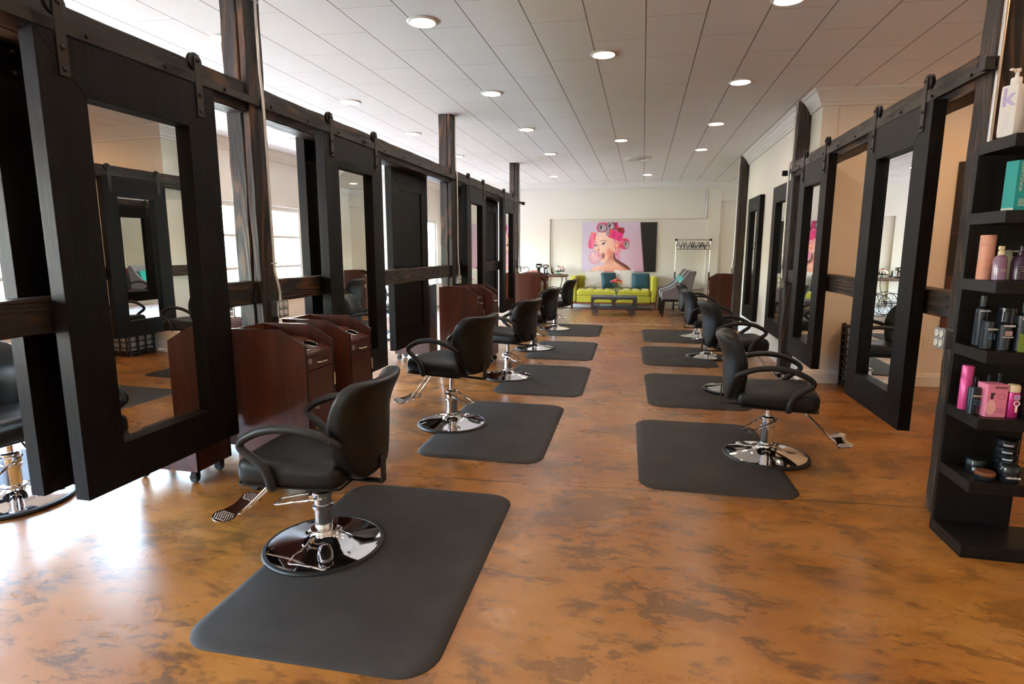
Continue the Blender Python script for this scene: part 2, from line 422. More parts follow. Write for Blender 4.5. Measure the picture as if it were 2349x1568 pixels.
# crown moulding and baseboards swept along floor plans
CROWN = [(0, 0), (.115, 0), (.115, .018), (.092, .030), (.070, .062), (.045, .092), (.040, .112), (.024, .125), (.024, .150), (0, .155)]
BASE = [(0, 0), (.017, 0), (.017, .105), (.012, .112), (.012, .128), (.006, .140), (0, .142)]
def sweep(name, path, prof, top):
    """path runs with the room on its right hand side; prof = (out, drop)"""
    P = [Vector((p[0], p[1], 0)) for p in path]; b = MB(); n = len(prof); rows = []
    for i, p in enumerate(P):
        d0 = (P[i]-P[i-1]).normalized() if i else (P[1]-P[0]).normalized()
        d1 = (P[i+1]-P[i]).normalized() if i < len(P)-1 else d0
        n0 = Vector((d0.y, -d0.x, 0)); n1 = Vector((d1.y, -d1.x, 0)); nn = (n0+n1)
        nn = nn/nn.length_squared*2 if nn.length > 1e-6 else n0
        for o, dz in prof:
            b.v.append(p+nn*o+Vector((0, 0, H3-dz if top else dz)))
    for i in range(len(P)-1):
        for j in range(n-1): b.face([i*n+j, (i+1)*n+j, (i+1)*n+j+1, i*n+j+1])
    b.face(list(range(n))); b.face([(len(P)-1)*n+j for j in range(n)][::-1])
    return struct(b.build(name, M_trimw))
pl_ = [(XL, YF), (XL, 11.2), (-5.05, 11.27), (-5.05, yb(-5.05))]
sweep('trim_1', pl_, CROWN, True); sweep('baseboard_left', pl_, BASE, False)
pb = [(-5.05, yb(-5.05)-.05), (1.47, yb(1.47)-.053), (3.4, yb(3.4)-.055)]
sweep('trim_2', pb, CROWN, True); sweep('baseboard_back', [(-5.05, yb(-5.05)-.002), (3.4, yb(3.4)-.002)], [(o+.055, z) for o, z in BASE], False)
pr_ = [(3.4, yb(3.4)), (3.4, 11.27), (CX, 11.15), (CX, CY), (XR, sk(XR, CY-.124)), (XR, YF)]
sweep('trim_3', pr_, CROWN, True); sweep('baseboard_right', pr_, BASE, False)

# outside: paving, hedge
M_pave = mat('outdoor_paving', (.62, .60, .57), .8)
M_leaf = mat('hedge_leaf', (.10, .22, .06), .6)
struct(MB().box(-40, XL-.2, -30, 45, -.25, -.15).build('floor_outdoor', M_pave))
def hedge(x, y, L, h, seed, label):
    rnd = random.Random(seed); b = MB()
    for i in range(1500):
        px, py, pz = x+rnd.uniform(-.5, .5), y+rnd.uniform(-L/2, L/2), rnd.uniform(-.1, h)*(1-.2*rnd.random())
        a = Vector((rnd.uniform(-1, 1), rnd.uniform(-1, 1), rnd.uniform(-1, 1))).normalized()*.11; c = a.cross(Vector((rnd.random(), rnd.random(), rnd.random()))).normalized()*.06
        o = len(b.v); p = Vector((px, py, pz)); b.v += [p-a, p-c, p+a, p+c]; b.face([o, o+1, o+2, o+3])
    b.box(x-.35, x+.35, y-L/2+.1, y+L/2-.1, -.15, h*.85)
    return tag(b.build('hedge', M_leaf), label, 'hedge')
hedge(-11, 3.0, 6, 1.15, 1, 'green hedge outside the nearest left window')
hedge(-13, 15.0, 7, 1.25, 2, 'green hedge outside the window seen past the first timber post')

# ------------------------------------------------------------------ timber frame
XPL, XPR = -2.35, 1.66
def rough_box(b, x0, x1, y0, y1, z0, z1, n, ax, amp, seed):
    """box whose long edges wander a little like hewn timber"""
    rnd = random.Random(seed); o = len(b.v)
    for i in range(n+1):
        t_ = i/n
        for (cx, cy_) in ((0, 0), (1, 0), (1, 1), (0, 1)):
            j = Vector((rnd.uniform(-amp, amp), rnd.uniform(-amp, amp), rnd.uniform(-amp, amp)))
            if ax == 'z': p = Vector((x0+(x1-x0)*cx+j.x, y0+(y1-y0)*cy_+j.y, z0+(z1-z0)*t_))
            else: p = Vector((x0+(x1-x0)*cx+j.x, y0+(y1-y0)*t_, z0+(z1-z0)*cy_+j.z))
            b.v.append(p)
    for i in range(n):
        for j in range(4):
            k = (j+1) % 4; b.face([o+i*4+j, o+i*4+k, o+i*4+4+k, o+i*4+4+j])
    b.face([o, o+1, o+2, o+3][::-1]); b.face([o+n*4+i for i in range(4)])
posts = [(-2.43, -2.27, -.75, -.60, 'rough dark timber post behind the camera on the left side'),
         (-2.43, -2.27, 3.11, 3.26, 'rough timber post nearest the camera, rising behind the first cherry cabinets on the left'),
         (-2.43, -2.275, 6.81, 6.96, 'pale worn middle timber post of the left row, beside the panelled mirror back'),
         (-2.47, -2.32, 10.77, 10.92, 'farthest timber post of the left row, beside the end of the sliding track'),
         (1.59, 1.73, 3.32, 3.47, 'dark timber post at the right edge behind the product shelf'),
         (1.585, 1.715, 7.03, 7.17, 'dark timber post on the right at the corner of the white wall'),
         (1.585, 1.715, 10.80, 10.94, 'farthest timber post on the right, beyond the last wall mirror')]
for i, (x0, x1, y0, y1, lab) in enumerate(posts):
    b = MB()
    if i < 4:
        rough_box(b, x0, x1-.055, y0, y1, .0, H3-.001, 22, 'z', .0035, i)
        rough_box(b, x1-.052, x1, y0+.004, y1+.004, .0, H3-.001, 22, 'z', .003, i+20)
    else: rough_box(b, x0, x1, y0, y1, .0, H3-.001, 22, 'z', .004, i)
    p = b.build('timber_post', M_timber, loc=(0, 0, 0), bevel=.006, bseg=1); tag(p, lab, 'post', 'rough timber posts')
def beam(x0, x1, y0, y1, z0, z1, lab, cat='beam', grp='rough timber beams', seed=0):
    b = MB(); rough_box(b, x0, x1, y0+.006, y1-.006, z0, z1, max(4, int((y1-y0)*6)), 'y', .003, seed+50)
    o = b.build('timber_beam' if cat == 'beam' else 'timber_rail', M_beam, bevel=.006, bseg=1)
    return tag(o, lab, cat, grp)
nm = ['nearest stretch of the left overhead timber beam, before the first post', 'second stretch of the left overhead timber beam, between first and middle post', 'last stretch of the left overhead timber beam, up to the farthest post']
nr = ['nearest left timber mid rail, running behind the first sliding mirror', 'left timber mid rail between the first and the middle post', 'farthest left timber mid rail, behind the last two sliding mirrors']
M_brk = M_iron
for i in range(3):
    y0, y1 = [( -.60, 3.11), (3.26, 6.81), (6.96, 10.77)][i]
    beam(-2.43, -2.29, y0, y1, 2.205, 2.375, nm[i], seed=i)
    r_ = beam(-2.42, -2.30, y0, y1, 1.085, 1.225, nr[i], 'rail', 'rough timber mid rails', seed=i+5)
    for ye, sg in ((y0, 1), (y1, -1)):
        if ye < 0: continue
        b = MB(); b.prism([(ye+sg*.002, 1.09), (ye+sg*.05, 1.09) if 0 else (ye+sg*.055, 1.10), (ye+sg*.03, 1.17), (ye+sg*.03, 1.212), (ye+sg*.002, 1.212)], 'x', -2.297, -2.292)
        for z in (1.15, 1.195): b.cyl(.006, 0, .006, (-2.294, ye+sg*.018, z), 'x', 8)
        b.build('bracket', M_brk, r_)
beam(1.59, 1.73, 3.47, 7.03, 2.205, 2.375, 'right overhead timber beam carrying the two sliding mirrors', seed=9)
r_ = beam(1.60, 1.72, 3.47, 7.03, 1.06, 1.20, 'right timber mid rail behind the two sliding mirrors', 'rail', 'rough timber mid rails', seed=10)
b = MB(); b.prism([(3.473, 1.065), (3.53, 1.075), (3.505, 1.14), (3.505, 1.19), (3.473, 1.19)], 'x', 1.592, 1.598)
for z in (1.12, 1.17): b.cyl(.006, -.006, 0, (1.594, 3.49, z), 'x', 8)
b.build('bracket', M_brk, r_)

# sliding tracks
def track(x, y0, y1, sg, lab, stops):
    t_ = thing('sliding_door_track', lab, 'track', (x, y0, 2.275))
    L = y1-y0
    MB().box(-.004, .004, 0, L, -.021, .021).build('rail_bar', M_track, t_, bevel=.001)
    y = .2
    while y < L:
        b = MB(); b.cyl(.009, .004, .013, (0, y, 0), 'x', 6); b.cyl(.007, -.03, -.004, (0, y, 0), 'x', 8)
        if sg < 0: b.v = [Vector((-v.x, v.y, v.z)) for v in b.v]
        b.build('bolt', M_iron, t_); y += .405
    for ys in stops:
        MB().box(-.012, .03*sg+.012*(sg > 0)-.0, ys-.02, ys+.02, -.028, .03).build('end_stop', M_black, t_, bevel=.003) if sg > 0 else \
            MB().box(-.045, .012, ys-.02, ys+.02, -.028, .03).build('end_stop', M_black, t_, bevel=.003)
    return t_
track(-2.257, -.55, 10.98, 1, 'long bronze sliding track on the aisle side of the left timber beam', [11.5])
track(-2.443, -.55, 10.75, -1, 'bronze sliding track on the window side of the left timber beam', [11.2])
track(1.562, 3.25, 7.30, -1, 'bronze sliding track along the right timber beam', [0.02, 4.03])

# ------------------------------------------------------------------ framed mirrors on hangers
def frame_mesh(w, h, st, top, bot, t0, t1):
    """mitred picture frame in the local yz plane, depth x from t0 to t1, centred on y, z from 0"""
    b = MB(); g = .0009; a, c = w/2, w/2-st
    for pts in ([(-a, 0), (a, 0), (c-g, bot-g), (-c+g, bot-g)], [(-a, h), (-c+g, h-top+g), (c-g, h-top+g), (a, h)],
                [(-a, g), (-c-g*0, bot), (-c, h-top), (-a, h-g)], [(a, g), (a, h-g), (c, h-top), (c, bot)]):
        b.prism(pts, 'x', t0, t1)
    return b
def mirror_door(lab, loc, rz, w=.92, h=1.84, st=.19, top=.21, bot=.19, hang=True, name='sliding_mirror_door', cat='mirror', grp='sliding framed mirrors'):
    """front looks along local +x; origin at the bottom centre of the back"""
    d = thing(name, lab, cat, loc, rz, grp)
    frame_mesh(w, h, st, top, bot, -.008, .060).build('frame', M_ebony, d, bevel=.0012, bseg=1)
    # backboard: shaker panel seen from behind
    b = MB(); b.box(.002, .012, -w/2+st+.0003, w/2-st-.0003, bot+.0003, h-top-.0003)
    b.build('backboard', M_ebony, d)
    MB().box(.014, .019, -w/2+st+.0005, w/2-st-.0005, bot+.0005, h-top-.0005).build('mirror_glass', M_mirror, d)
    if hang:
        for s_ in (-1, 1):
            y = s_*(w/2-.105)
            hb = MB()
            zc = h+.118      # wheel centre above the door foot
            pts = [(y-.021, h-.15), (y+.021, h-.15), (y+.021, zc)]
            pts += [(y+.021*math.cos(a_), zc+.030*math.sin(a_)) for a_ in [PI*k/8 for k in range(1, 8)]] + [(y-.021, zc)]
            hb.prism(pts, 'x', .0605, .0665)
            hg = hb.build('hanger_strap', M_track, d, bevel=.001, bseg=1)
            wb_ = MB(); wb_.lathe([(.001, -.012), (.040, -.012), (.043, -.008), (.030, -.004), (.030, .004), (.043, .008), (.040, .012), (.001, .012)], 24, (.045, y, zc-.005), ax='x')
            wb_.build('hanger_wheel', M_black, hg)
            for zz in (zc, h-.045, h-.125):
                MB().lathe([(.010, .0665), (.0095, .071), (.005, .0745), (.0005, .075)], 10, (0, y, zz), ax='x').build('bolt', M_iron, hg)
            for zz in (h-.045, h-.125):
                MB().lathe([(.0005, -.026), (.009, -.024), (.009, -.012), (.012, -.008)], 10, (0, y, zz), ax='x').build('bolt', M_black, hg)
    return d
ZD = .385
XF, XB_, XRt = -2.262, -2.438, 1.567
mirror_door('tall black framed sliding mirror nearest the camera on the left', (XF, 2.275, ZD), 0)
mirror_door('second black framed sliding mirror on the left, just past the first timber post', (XF, 4.262, ZD), 0)
mirror_door('third black framed sliding mirror on the left, just past the middle timber post', (XF, 7.65, ZD), 0)
mirror_door('last black framed sliding mirror on the left, at the end of the track', (XF, 9.61, ZD), 0)
mirror_door('black sliding mirror turned to the windows, seen from behind beside the nearest left mirror', (XB_, 2.27, ZD), PI)
mirror_door('black sliding mirror turned to the windows, behind the second left mirror', (XB_, 4.38, ZD), PI)
mirror_door('black sliding mirror showing its panelled back, alone between the second mirror and the middle post', (XB_, 5.90, ZD), PI, w=.97)
mirror_door('black sliding mirror turned to the windows, behind the third left mirror', (XB_, 7.62, ZD), PI)
mirror_door('black sliding mirror turned to the windows, behind the last left mirror', (XB_, 9.28, ZD), PI)
mirror_door('black framed sliding mirror nearest the camera on the right, beside the product shelf', (XRt, 4.17, ZD-.02), PI, w=.93, h=1.86)
mirror_door('black framed sliding mirror on the right, next to the timber post at the wall corner', (XRt, 5.97, ZD-.02), PI, w=.90, h=1.86)
mirror_door('black framed mirror fixed to the white right wall, just past the corner post', (CX-.009, 7.885, .34), PI, w=.95, h=1.88, hang=False, name='wall_mirror', grp='fixed wall mirrors')
mirror_door('black framed mirror fixed to the white right wall, nearest the far post', (CX-.009, 9.73, .34), PI, w=.95, h=1.88, hang=False, name='wall_mirror', grp='fixed wall mirrors')

# ------------------------------------------------------------------ conduits and outlet boxes on the posts
def conduit(pts, lab, clips=()):
    o = MB().tube(pts, .0105, 10, smooth=4).build('electrical_conduit', M_conduit); tag(o, lab, 'conduit', 'metal conduits')
    for p, d_ in clips:
        c_ = MB().tube([(p[0]+.013*d_.x, p[1]+.013*d_.y-.0, p[2]) if 0 else (p[0], p[1], p[2]-.006), (p[0], p[1], p[2]+.006)], .0135, 10, smooth=1); c_.box(p[0]-.003, p[0]+.003, p[1]-.03, p[1]+.03, p[2]-.005, p[2]+.005)
        c_.build('pipe_clip', M_steel, o)
    return o
def outlet_box(loc, rz, lab, small=False):
    o = thing('outlet_box', lab, 'outlet', loc, rz, 'metal outlet boxes')
    # faces local +x ; body 10 x 10 cm
    MB().box(0, .052, -.05, .05, -.05, .05).build('housing', M_box, o, bevel=.004)
    pts = []
    for a_, (sx, sy) in enumerate(((1, 1), (-1, 1), (-1, -1), (1, -1))):
        for k in range(4):
            an = a_*PI/2+k*PI/6; pts.append((sx*.045+.009*math.cos(an), sy*.045+.009*math.sin(an)))
    MB().prism(pts, 'x', .0525, .056).build('cover_plate', M_box, o)
    for y in (-.024, .024):
        for z in (-.025, .025):
            s_ = MB().lathe([(.018, .0565), (.018, .060), (.0165, .0612), (.0005, .0612)], 16, (0, y, z), ax='x').build('receptacle', M_plast, o)
            q = MB()
            for yy_ in (-.006, .006): q.box(.0613, .0619, y+yy_-.0012, y+yy_+.0012, z, z+.008)
            q.cyl(.0026, .0613, .0619, (0, y, z-.007), 'x', 8); q.build('slots', M_black, s_)
    return o
V3 = Vector
conduit([(-2.256, 3.20, 2.99), (-2.256, 3.20, 2.5), (-2.244, 3.20, 2.3), (-2.244, 3.205, 2.0), (-2.244, 3.21, 1.35), (-2.244, 3.212, 1.28), (-2.236, 3.225, 1.2), (-2.234, 3.235, 1.14), (-2.234, 3.235, 1.10)],
        'pale metal conduit down the nearest left timber post', [((-2.256, 3.20, 2.84), V3((0,0,0))), ((-2.244, 3.211, 1.33), V3((0,0,0)))])
outlet_box((-2.269, 3.235, 1.045), 0, 'four-socket metal outlet box on the nearest left timber post, above the cherry cabinets')
outlet_box((-2.431, 3.17, 1.045), PI, 'metal outlet box on the window side of the nearest left timber post')
conduit([(-2.262, 6.92, 2.99), (-2.262, 6.92, 2.4), (-2.244, 6.92, 2.28), (-2.244, 6.92, 1.35), (-2.236, 6.93, 1.2), (-2.234, 6.93, 1.10)], 'metal conduit down the middle timber post of the left row')
outlet_box((-2.274, 6.91, 1.045), 0, 'metal outlet box on the middle left timber post')
outlet_box((-2.431, 6.88, 1.045), PI, 'metal outlet box on the window side of the middle left timber post')
conduit([(-2.305, 10.87, 2.99), (-2.295, 10.87, 2.2), (-2.295, 10.87, 1.3), (-2.285, 10.87, 1.1)], 'thin metal conduit on the farthest left timber post')
outlet_box((-2.319, 10.86, 1.045), 0, 'metal outlet box on the farthest left timber post')
conduit([(1.600, 3.304, 2.99), (1.600, 3.304, 2.0), (1.598, 3.304, 1.0)], 'shiny metal conduit down the right-hand post behind the product shelf')
outlet_box((1.588, 3.40, .965), PI, 'four-socket metal outlet box at the left edge of the product shelf, below the mid rail')
conduit([(1.58, 7.06, 2.99), (1.573, 7.06, 2.88), (1.565, 7.06, 2.8), (1.565, 7.06, 2.4), (1.54, 7.06, 2.28), (1.54, 7.06, 1.35), (1.55, 7.08, 1.22), (1.555, 7.08, 1.10)], 'metal conduit on the right corner post',
        [((1.565, 7.06, 2.75), V3((0,0,0))), ((1.54, 7.06, 1.36), V3((0,0,0)))])
outlet_box((1.583, 7.10, 1.045), PI, 'metal outlet box on the right corner post, beside the sliding mirror')
conduit([(1.58, 10.83, 2.99), (1.57, 10.83, 2.85), (1.565, 10.83, 2.7), (1.565, 10.83, 1.4), (1.55, 10.85, 1.15), (1.55, 10.85, 1.10)], 'metal conduit on the far right timber post')
outlet_box((1.583, 10.87, 1.045), PI, 'metal outlet box on the far right timber post')
cw = yb(1.44)-.068
conduit([(1.43, cw, 2.83), (1.44, cw, 2.2), (1.50, cw+.055, 2.1), (1.50, cw+.055, 1.0), (1.49, cw+.055, .58), (1.45, cw+.055, .50), (1.35, cw+.045, .47), (.9, cw+.015, .47)], 'pale painted conduit running down the back wall behind the clothes rack')

# ------------------------------------------------------------------ floor mats
def rounded_outline(w, d, r, notch_r, notch_x, notch_y=0, n=8):
    """rectangle (x -w/2..w/2, y -d/2..d/2); a round bite of radius notch_r at (notch_x, notch_y) on the -x side"""
    pts = []
    for cx, cy_, a0 in ((w/2-r, -d/2+r, -PI/2), (w/2-r, d/2-r, 0), (-w/2+r, d/2-r, PI/2)):
        pts += [(cx+r*math.cos(a0+PI/2*k/n), cy_+r*math.sin(a0+PI/2*k/n)) for k in range(n+1)]
    dx = notch_x+w/2; a = math.acos(max(-1, min(1, -dx/notch_r)))   # where the circle meets the edge x=-w/2
    yt = notch_r*math.sin(a)
    pts += [(-w/2, notch_y+yt+.05), (-w/2+.012, notch_y+yt+.015)]
    for k in range(25):
        t_ = a-2*a*k/24 if False else None
        an = (a*.97)-(2*a*.97)*k/24
        pts.append((notch_x+notch_r*math.cos(an), notch_y+notch_r*math.sin(an)))
    pts += [(-w/2+.012, notch_y-yt-.015), (-w/2, notch_y-yt-.05)]
    pts += [(-w/2+r+r*math.cos(PI+PI/2*k/n), -d/2+r+r*math.sin(PI+PI/2*k/n)) for k in range(n+1)]
    return pts
def offset(pts, dd):
    out = []; n = len(pts)
    for i in range(n):
        a, b, c = V3((*pts[i-1], 0)), V3((*pts[i], 0)), V3((*pts[(i+1) % n], 0))
        d0 = (b-a).normalized() if (b-a).length > 1e-7 else (c-b).normalized(); d1 = (c-b).normalized() if (c-b).length > 1e-7 else d0
        nn = V3((-(d0.y+d1.y), d0.x+d1.x, 0)); nn = nn.normalized() if nn.length > 1e-6 else V3((0, 0, 0))
        out.append((b.x+nn.x*dd, b.y+nn.y*dd))
    return out
def floor_mat(lab, x, y, w, d, cx, rz, nr=.235):
    """cx: chair-base centre in local x; the outer side is local -x"""
    o = rounded_outline(w, d, .14, nr, cx)
    b = MB(); n = len(o); rows = [(0, .0005), (.002, .003), (.012, .0075), (.028, .0125), (.045, .0145)]
    for dd, z in rows: b.v += [V3((p[0], p[1], z)) for p in (offset(o, dd) if dd else o)]
    for k in range(len(rows)-1):
        for i in range(n): j = (i+1) % n; b.face([k*n+i, k*n+j, (k+1)*n+j, (k+1)*n+i], 0, True)
    b.face([(len(rows)-1)*n+i for i in range(n)])
    return tag(b.build('floor_mat', M_mat, loc=(x, y, 0), rot=(0, 0, rz)), lab, 'mat', 'black anti-fatigue floor mats')
order = ['nearest', 'second', 'third', 'fourth', 'fifth']
LM = [(-1.145, 2.385, .98, 1.50, 2.33), (-1.08, 4.345, .91, 1.50, 4.35), (-.995, 6.08, .91, 1.49, 6.16), (-1.05, 7.89, .90, 1.52, 8.06), (-1.115, 9.93, .90, 1.50, 10.15)]
LB = [(-1.447, 2.33), (-1.475, 4.345), (-1.43, 6.165), (-1.475, 8.06), (-1.487, 10.15)]
for i, (x, y, w, d, _) in enumerate(LM):
    floor_mat('%s black floor mat of the left row%s' % (order[i], ', large in the foreground' if i == 0 else ''), x, LB[i][1], w, d, LB[i][0]-x, R(1.5) if i == 0 else R(1))
RB = [(.885, 4.125), (.935, 6.09), (.885, 7.93), (.915, 9.80)]
RM = [(.475, 4.11, .93, 1.46), (.54, 6.0, .92, 1.46), (.495, 7.93, .92, 1.46), (.50, 9.80, .92, 1.46)]
for i, (x, y, w, d) in enumerate(RM):
    # local -x is the outer side: turn half a circle for the right row
    floor_mat('%s black floor mat of the right row' % order[i], x, y, w, d, -(RB[i][0]-x), PI+R(1.5))
OB = [(-3.43, 2.40), (-3.45, 4.6), (-3.6, 6.4), (-3.9, 8.6)]
for i, (x, y) in enumerate(OB):
    floor_mat(['black floor mat on the window side of the nearest left mirror', 'black floor mat on the window side, behind the second left mirror', 'black floor mat on the window side, behind the middle post cabinets', 'farthest black floor mat on the window side'][i], x-.40, y, .92, 1.48, -.40, PI)

# ------------------------------------------------------------------ salon chairs
def salon_chair(lab, loc, rz, zb=.34, lever=-2.2, grp='black salon chairs'):
    """front along local +x; zb = underside of the seat"""
    t_ = thing('salon_chair', lab, 'chair', loc, rz, grp)
    b = MB().lathe([(.266, .012), (.262, .024), (.235, .0290), (.19, .0355), (.14, .044), (.10, .054), (.074, .065), (.058, .078), (.053, .088), (.060, .091), (.060, .100), (.046, .102)], 64)
    base = b.build('base', M_chrome, t_)
    MB().lathe([(.262, .003), (.279, .004), (.284, .012), (.279, .022), (.265, .0255), (.262, .020), (.262, .003)], 64).build('base_ring', M_armrub, base)
    p = MB().lathe([(.041, .100), (.041, .262), (.046, .266), (.046, .285), (.040, .290), (.018, .291)], 32)
    p.lathe([(.047, .205), (.050, .207), (.050, .222), (.047, .224)], 32)
    p.box(.034, .062, -.018, .018, .235, .272)
    pump = p.build('pump', M_chrome, t_)
    MB().lathe([(.0185, .29), (.0185, max(zb-.03, .295))], 20).build('piston', M_chrome, pump)
    ca, sa = math.cos(lever), math.sin(lever)
    def lv(f, s_, z): return (f*ca-s_*sa, f*sa+s_*ca, z)
    MB().tube([lv(-.02, -.052, .268), lv(.0, -.056, .268), lv(.21, -.036, .222), lv(.225, -.028, .220), lv(.225, .028, .220), lv(.21, .036, .222), lv(.0, .056, .268), lv(-.02, .052, .268)], .0062, 8, smooth=1).build('pump_lever', M_chrome, pump)
    m = MB().cyl(.028, zb-.035, zb-.004, (0, 0, 0)); m.box(-.13, .13, -.11, .11, zb-.006, zb+.004)
    m.build('seat_mount', M_black, t_)
    # seat cushion
    def fseat(p, q):
        x, y, z = p; top = (q[2]+1)/2
        dish = -.018*math.exp(-((x+.05)/.16)**2-(y/.17)**2)*max(0, q[2])
        taper = 1-.07*max(0, -x/.25)
        crown = .012*(1-(y/.26)**2)*max(0, q[2])
        return (x, y*taper, z+dish+crown+.010*(x/.25)*top+(.012*(x > .2)*(x-.2)/.06 if q[2] > 0 else 0)*0)
    se = MB().rbox(.485, .50, .118, .046, 14, (.03, 0, zb+.062), fseat)
    seat = se.build('seat', M_leather, t_)
    w_ = MB()
    w_.tube([(.03+.236*sx, .243*sy, zb+.012) for sx, sy in ((1, .75), (.96, .95), (.75, 1), (-.75, .93), (-.96, .88), (-1, .7), (-1, -.7), (-.96, -.88), (-.75, -.93), (.75, -1), (.96, -.95), (1, -.75))], .0055, 6, smooth=3, closed=True)
    w_.build('piping', M_leather, seat)
    # backrest: a padded shield, curved round the sitter, rolled backwards along its top
    def fback(p, q):
        x, y, z = p           # x thickness, y width, z height (centred)
        v = (z/.455)+.5; wv = .84+.16*min(1, v*1.6) - .10*max(0, v-.82)/.18*0
        if v < .42: wv *= math.sqrt(max(.03, 1-((.42-v)/.52)**2))
        if v > .80: wv *= 1-.13*((v-.80)/.20)**2
        y2 = y*wv
        cur = .075*(y2/.26)**2                                   # wraps forward
        roll = -.060*max(0, v-.60)**1.6/.2 - .02*(v-.3)
        topdip = .022*(abs(y2)/.25)**2*max(0, v-.5)
        belly = .016*math.cos(y2/.26*1.4)*math.sin(PI*min(1, v))*(1 if q[0] > 0 else -.3)
        return (x+cur+roll+belly, y2, z+topdip)
    bk = MB().rbox(.090, .49, .455, .036, 16, (-.262, 0, zb+.248), fback)
    back = bk.build('backrest', M_leather, t_)
    MB().tube([(-.268+.075*((s_*.245)/.26)**2-.004, s_*.243, zb+.33) for s_ in (-1, 1)], .001, 4, smooth=1) if False else None
    # back bracket
    br = MB(); br.box(-.318, -.05, -.024, .024, zb-.030, zb-.022); br.box(-.318, -.310, -.024, .024, zb-.030, zb+.10); br.box(-.09, -.05, -.024, .024, zb-.024, zb)
    br.build('back_bracket', M_black, t_, bevel=.002)
    for s_ in (-1, 1):
        pts = [(-.235, .245, .215), (-.215, .258, .235), (-.13, .275, .275), (-.02, .282, .292), (.09, .282, .280), (.175, .278, .245), (.213, .275, .215), (.208, .273, .185), (.160, .270, .150), (.115, .267, .110), (.095, .264, .070), (.088, .260, .030), (.088, .254, .008)]
        rd = [.8, 1.05, 1.1, 1.1, 1.1, 1.05, 1.0, 1.0, 1.05, 1.15, 1.25, 1.3, 1.0]
        arm = MB().tube([(x, s_*y, zb+z) for x, y, z in pts], .0175, 12, smooth=4, flat=1.0, rads=rd).build('armrest', M_armrub, t_)
        c_ = MB()
        for (x, z) in ((-.20, .245), (.09, .035)): c_.lathe([(.001, 0), (.008, .002), (.008, .004)], 10, (x, s_*(.276), zb+z), ax='y')
        if s_ < 0: pass
        c_.build('cap_screw', M_black, arm)
    # footrest: two rods and a studded plate
    fr_ = MB()
    for s_ in (-1, 1):
        fr_.tube([(.05, s_*.042, zb-.006), (.15, s_*.042, zb-.006), (.19, s_*.042, zb-.022), (.40, s_*.040, .165), (.418, s_*.040, .148), (.445, s_*.040, .150), (.470, s_*.040, .158)], .0068, 10, smooth=3)
    foot = fr_.build('footrest_rods', M_chrome, t_)
    def outline(k, n=56):
        a = 2*PI*k/n; yy_ = .160*math.sin(a); ww = .030+.022*min(1, abs(yy_)/.10)**2
        return V3((math.copysign(ww*(max(0, 1-(yy_/.160)**6))**.5, math.cos(a)), yy_, 0))
    fp = MB(); pts = [outline(k) for k in range(56)]
    A = Matrix.Translation((.455, 0, .166)) @ Matrix.Rotation(R(-14), 4, 'Y')
    fp.prism([(p.x, p.y) for p in pts], 'z', -.006, .0, M=A)
    for s_ in (-1, 1):
        for i in range(-4, 5):
            for j in range(-3, 4):
                x_, y_ = i*.0105+(j % 2)*.005, s_*.108+j*.0115
                if (x_/.047)**2+((y_-s_*.108)/.044)**2 < 1:
                    fp.lathe([(.0035, 0), (.0028, .0024), (.0003, .0034)], 6, (x_, y_, 0), M=A)
    fp.build('foot_plate', M_chrome, foot)
    return t_
CL = ['salon chair nearest the camera on the left, seen from behind on the large mat', 'second salon chair of the left row, raised on its chrome pump', 'third salon chair of the left row', 'fourth salon chair of the left row', 'fifth and farthest salon chair of the left row, before the sofa']
for i, (x, y) in enumerate(LB):
    salon_chair('black '+CL[i], (x, y, 0), PI+[.03, -.28, -.26, -.22, -.12][i], zb=[.385, .44, .41, .41, .42][i], lever=[.1, 2.9, 2.6, 2.6, 2.8][i])
CR = ['salon chair nearest the camera on the right, side on', 'second salon chair of the right row, mostly behind the nearest one', 'third salon chair of the right row', 'fourth and farthest salon chair of the right row']
for i, (x, y) in enumerate(RB):
    salon_chair('black '+CR[i], (x, y, 0), [-.10, .10, .05, .05][i], zb=[.385, .43, .42, .40][i], lever=[-2.3, 1.0, 2.4, 2.0][i])
CO = ['black salon chair cut off by the left edge of the picture, on the window side', 'black salon chair on the window side, behind the second left mirror', 'black salon chair on the window side, beyond the first cherry cabinets', 'black salon chair on the window side, glimpsed between the second mirror and the panelled one']
for i, (x, y) in enumerate(OB):
    salon_chair(CO[i], (x, y, 0), [-.1, .1, .1, .1][i], zb=[.40, .40, .41, .42][i], lever=-1.0)

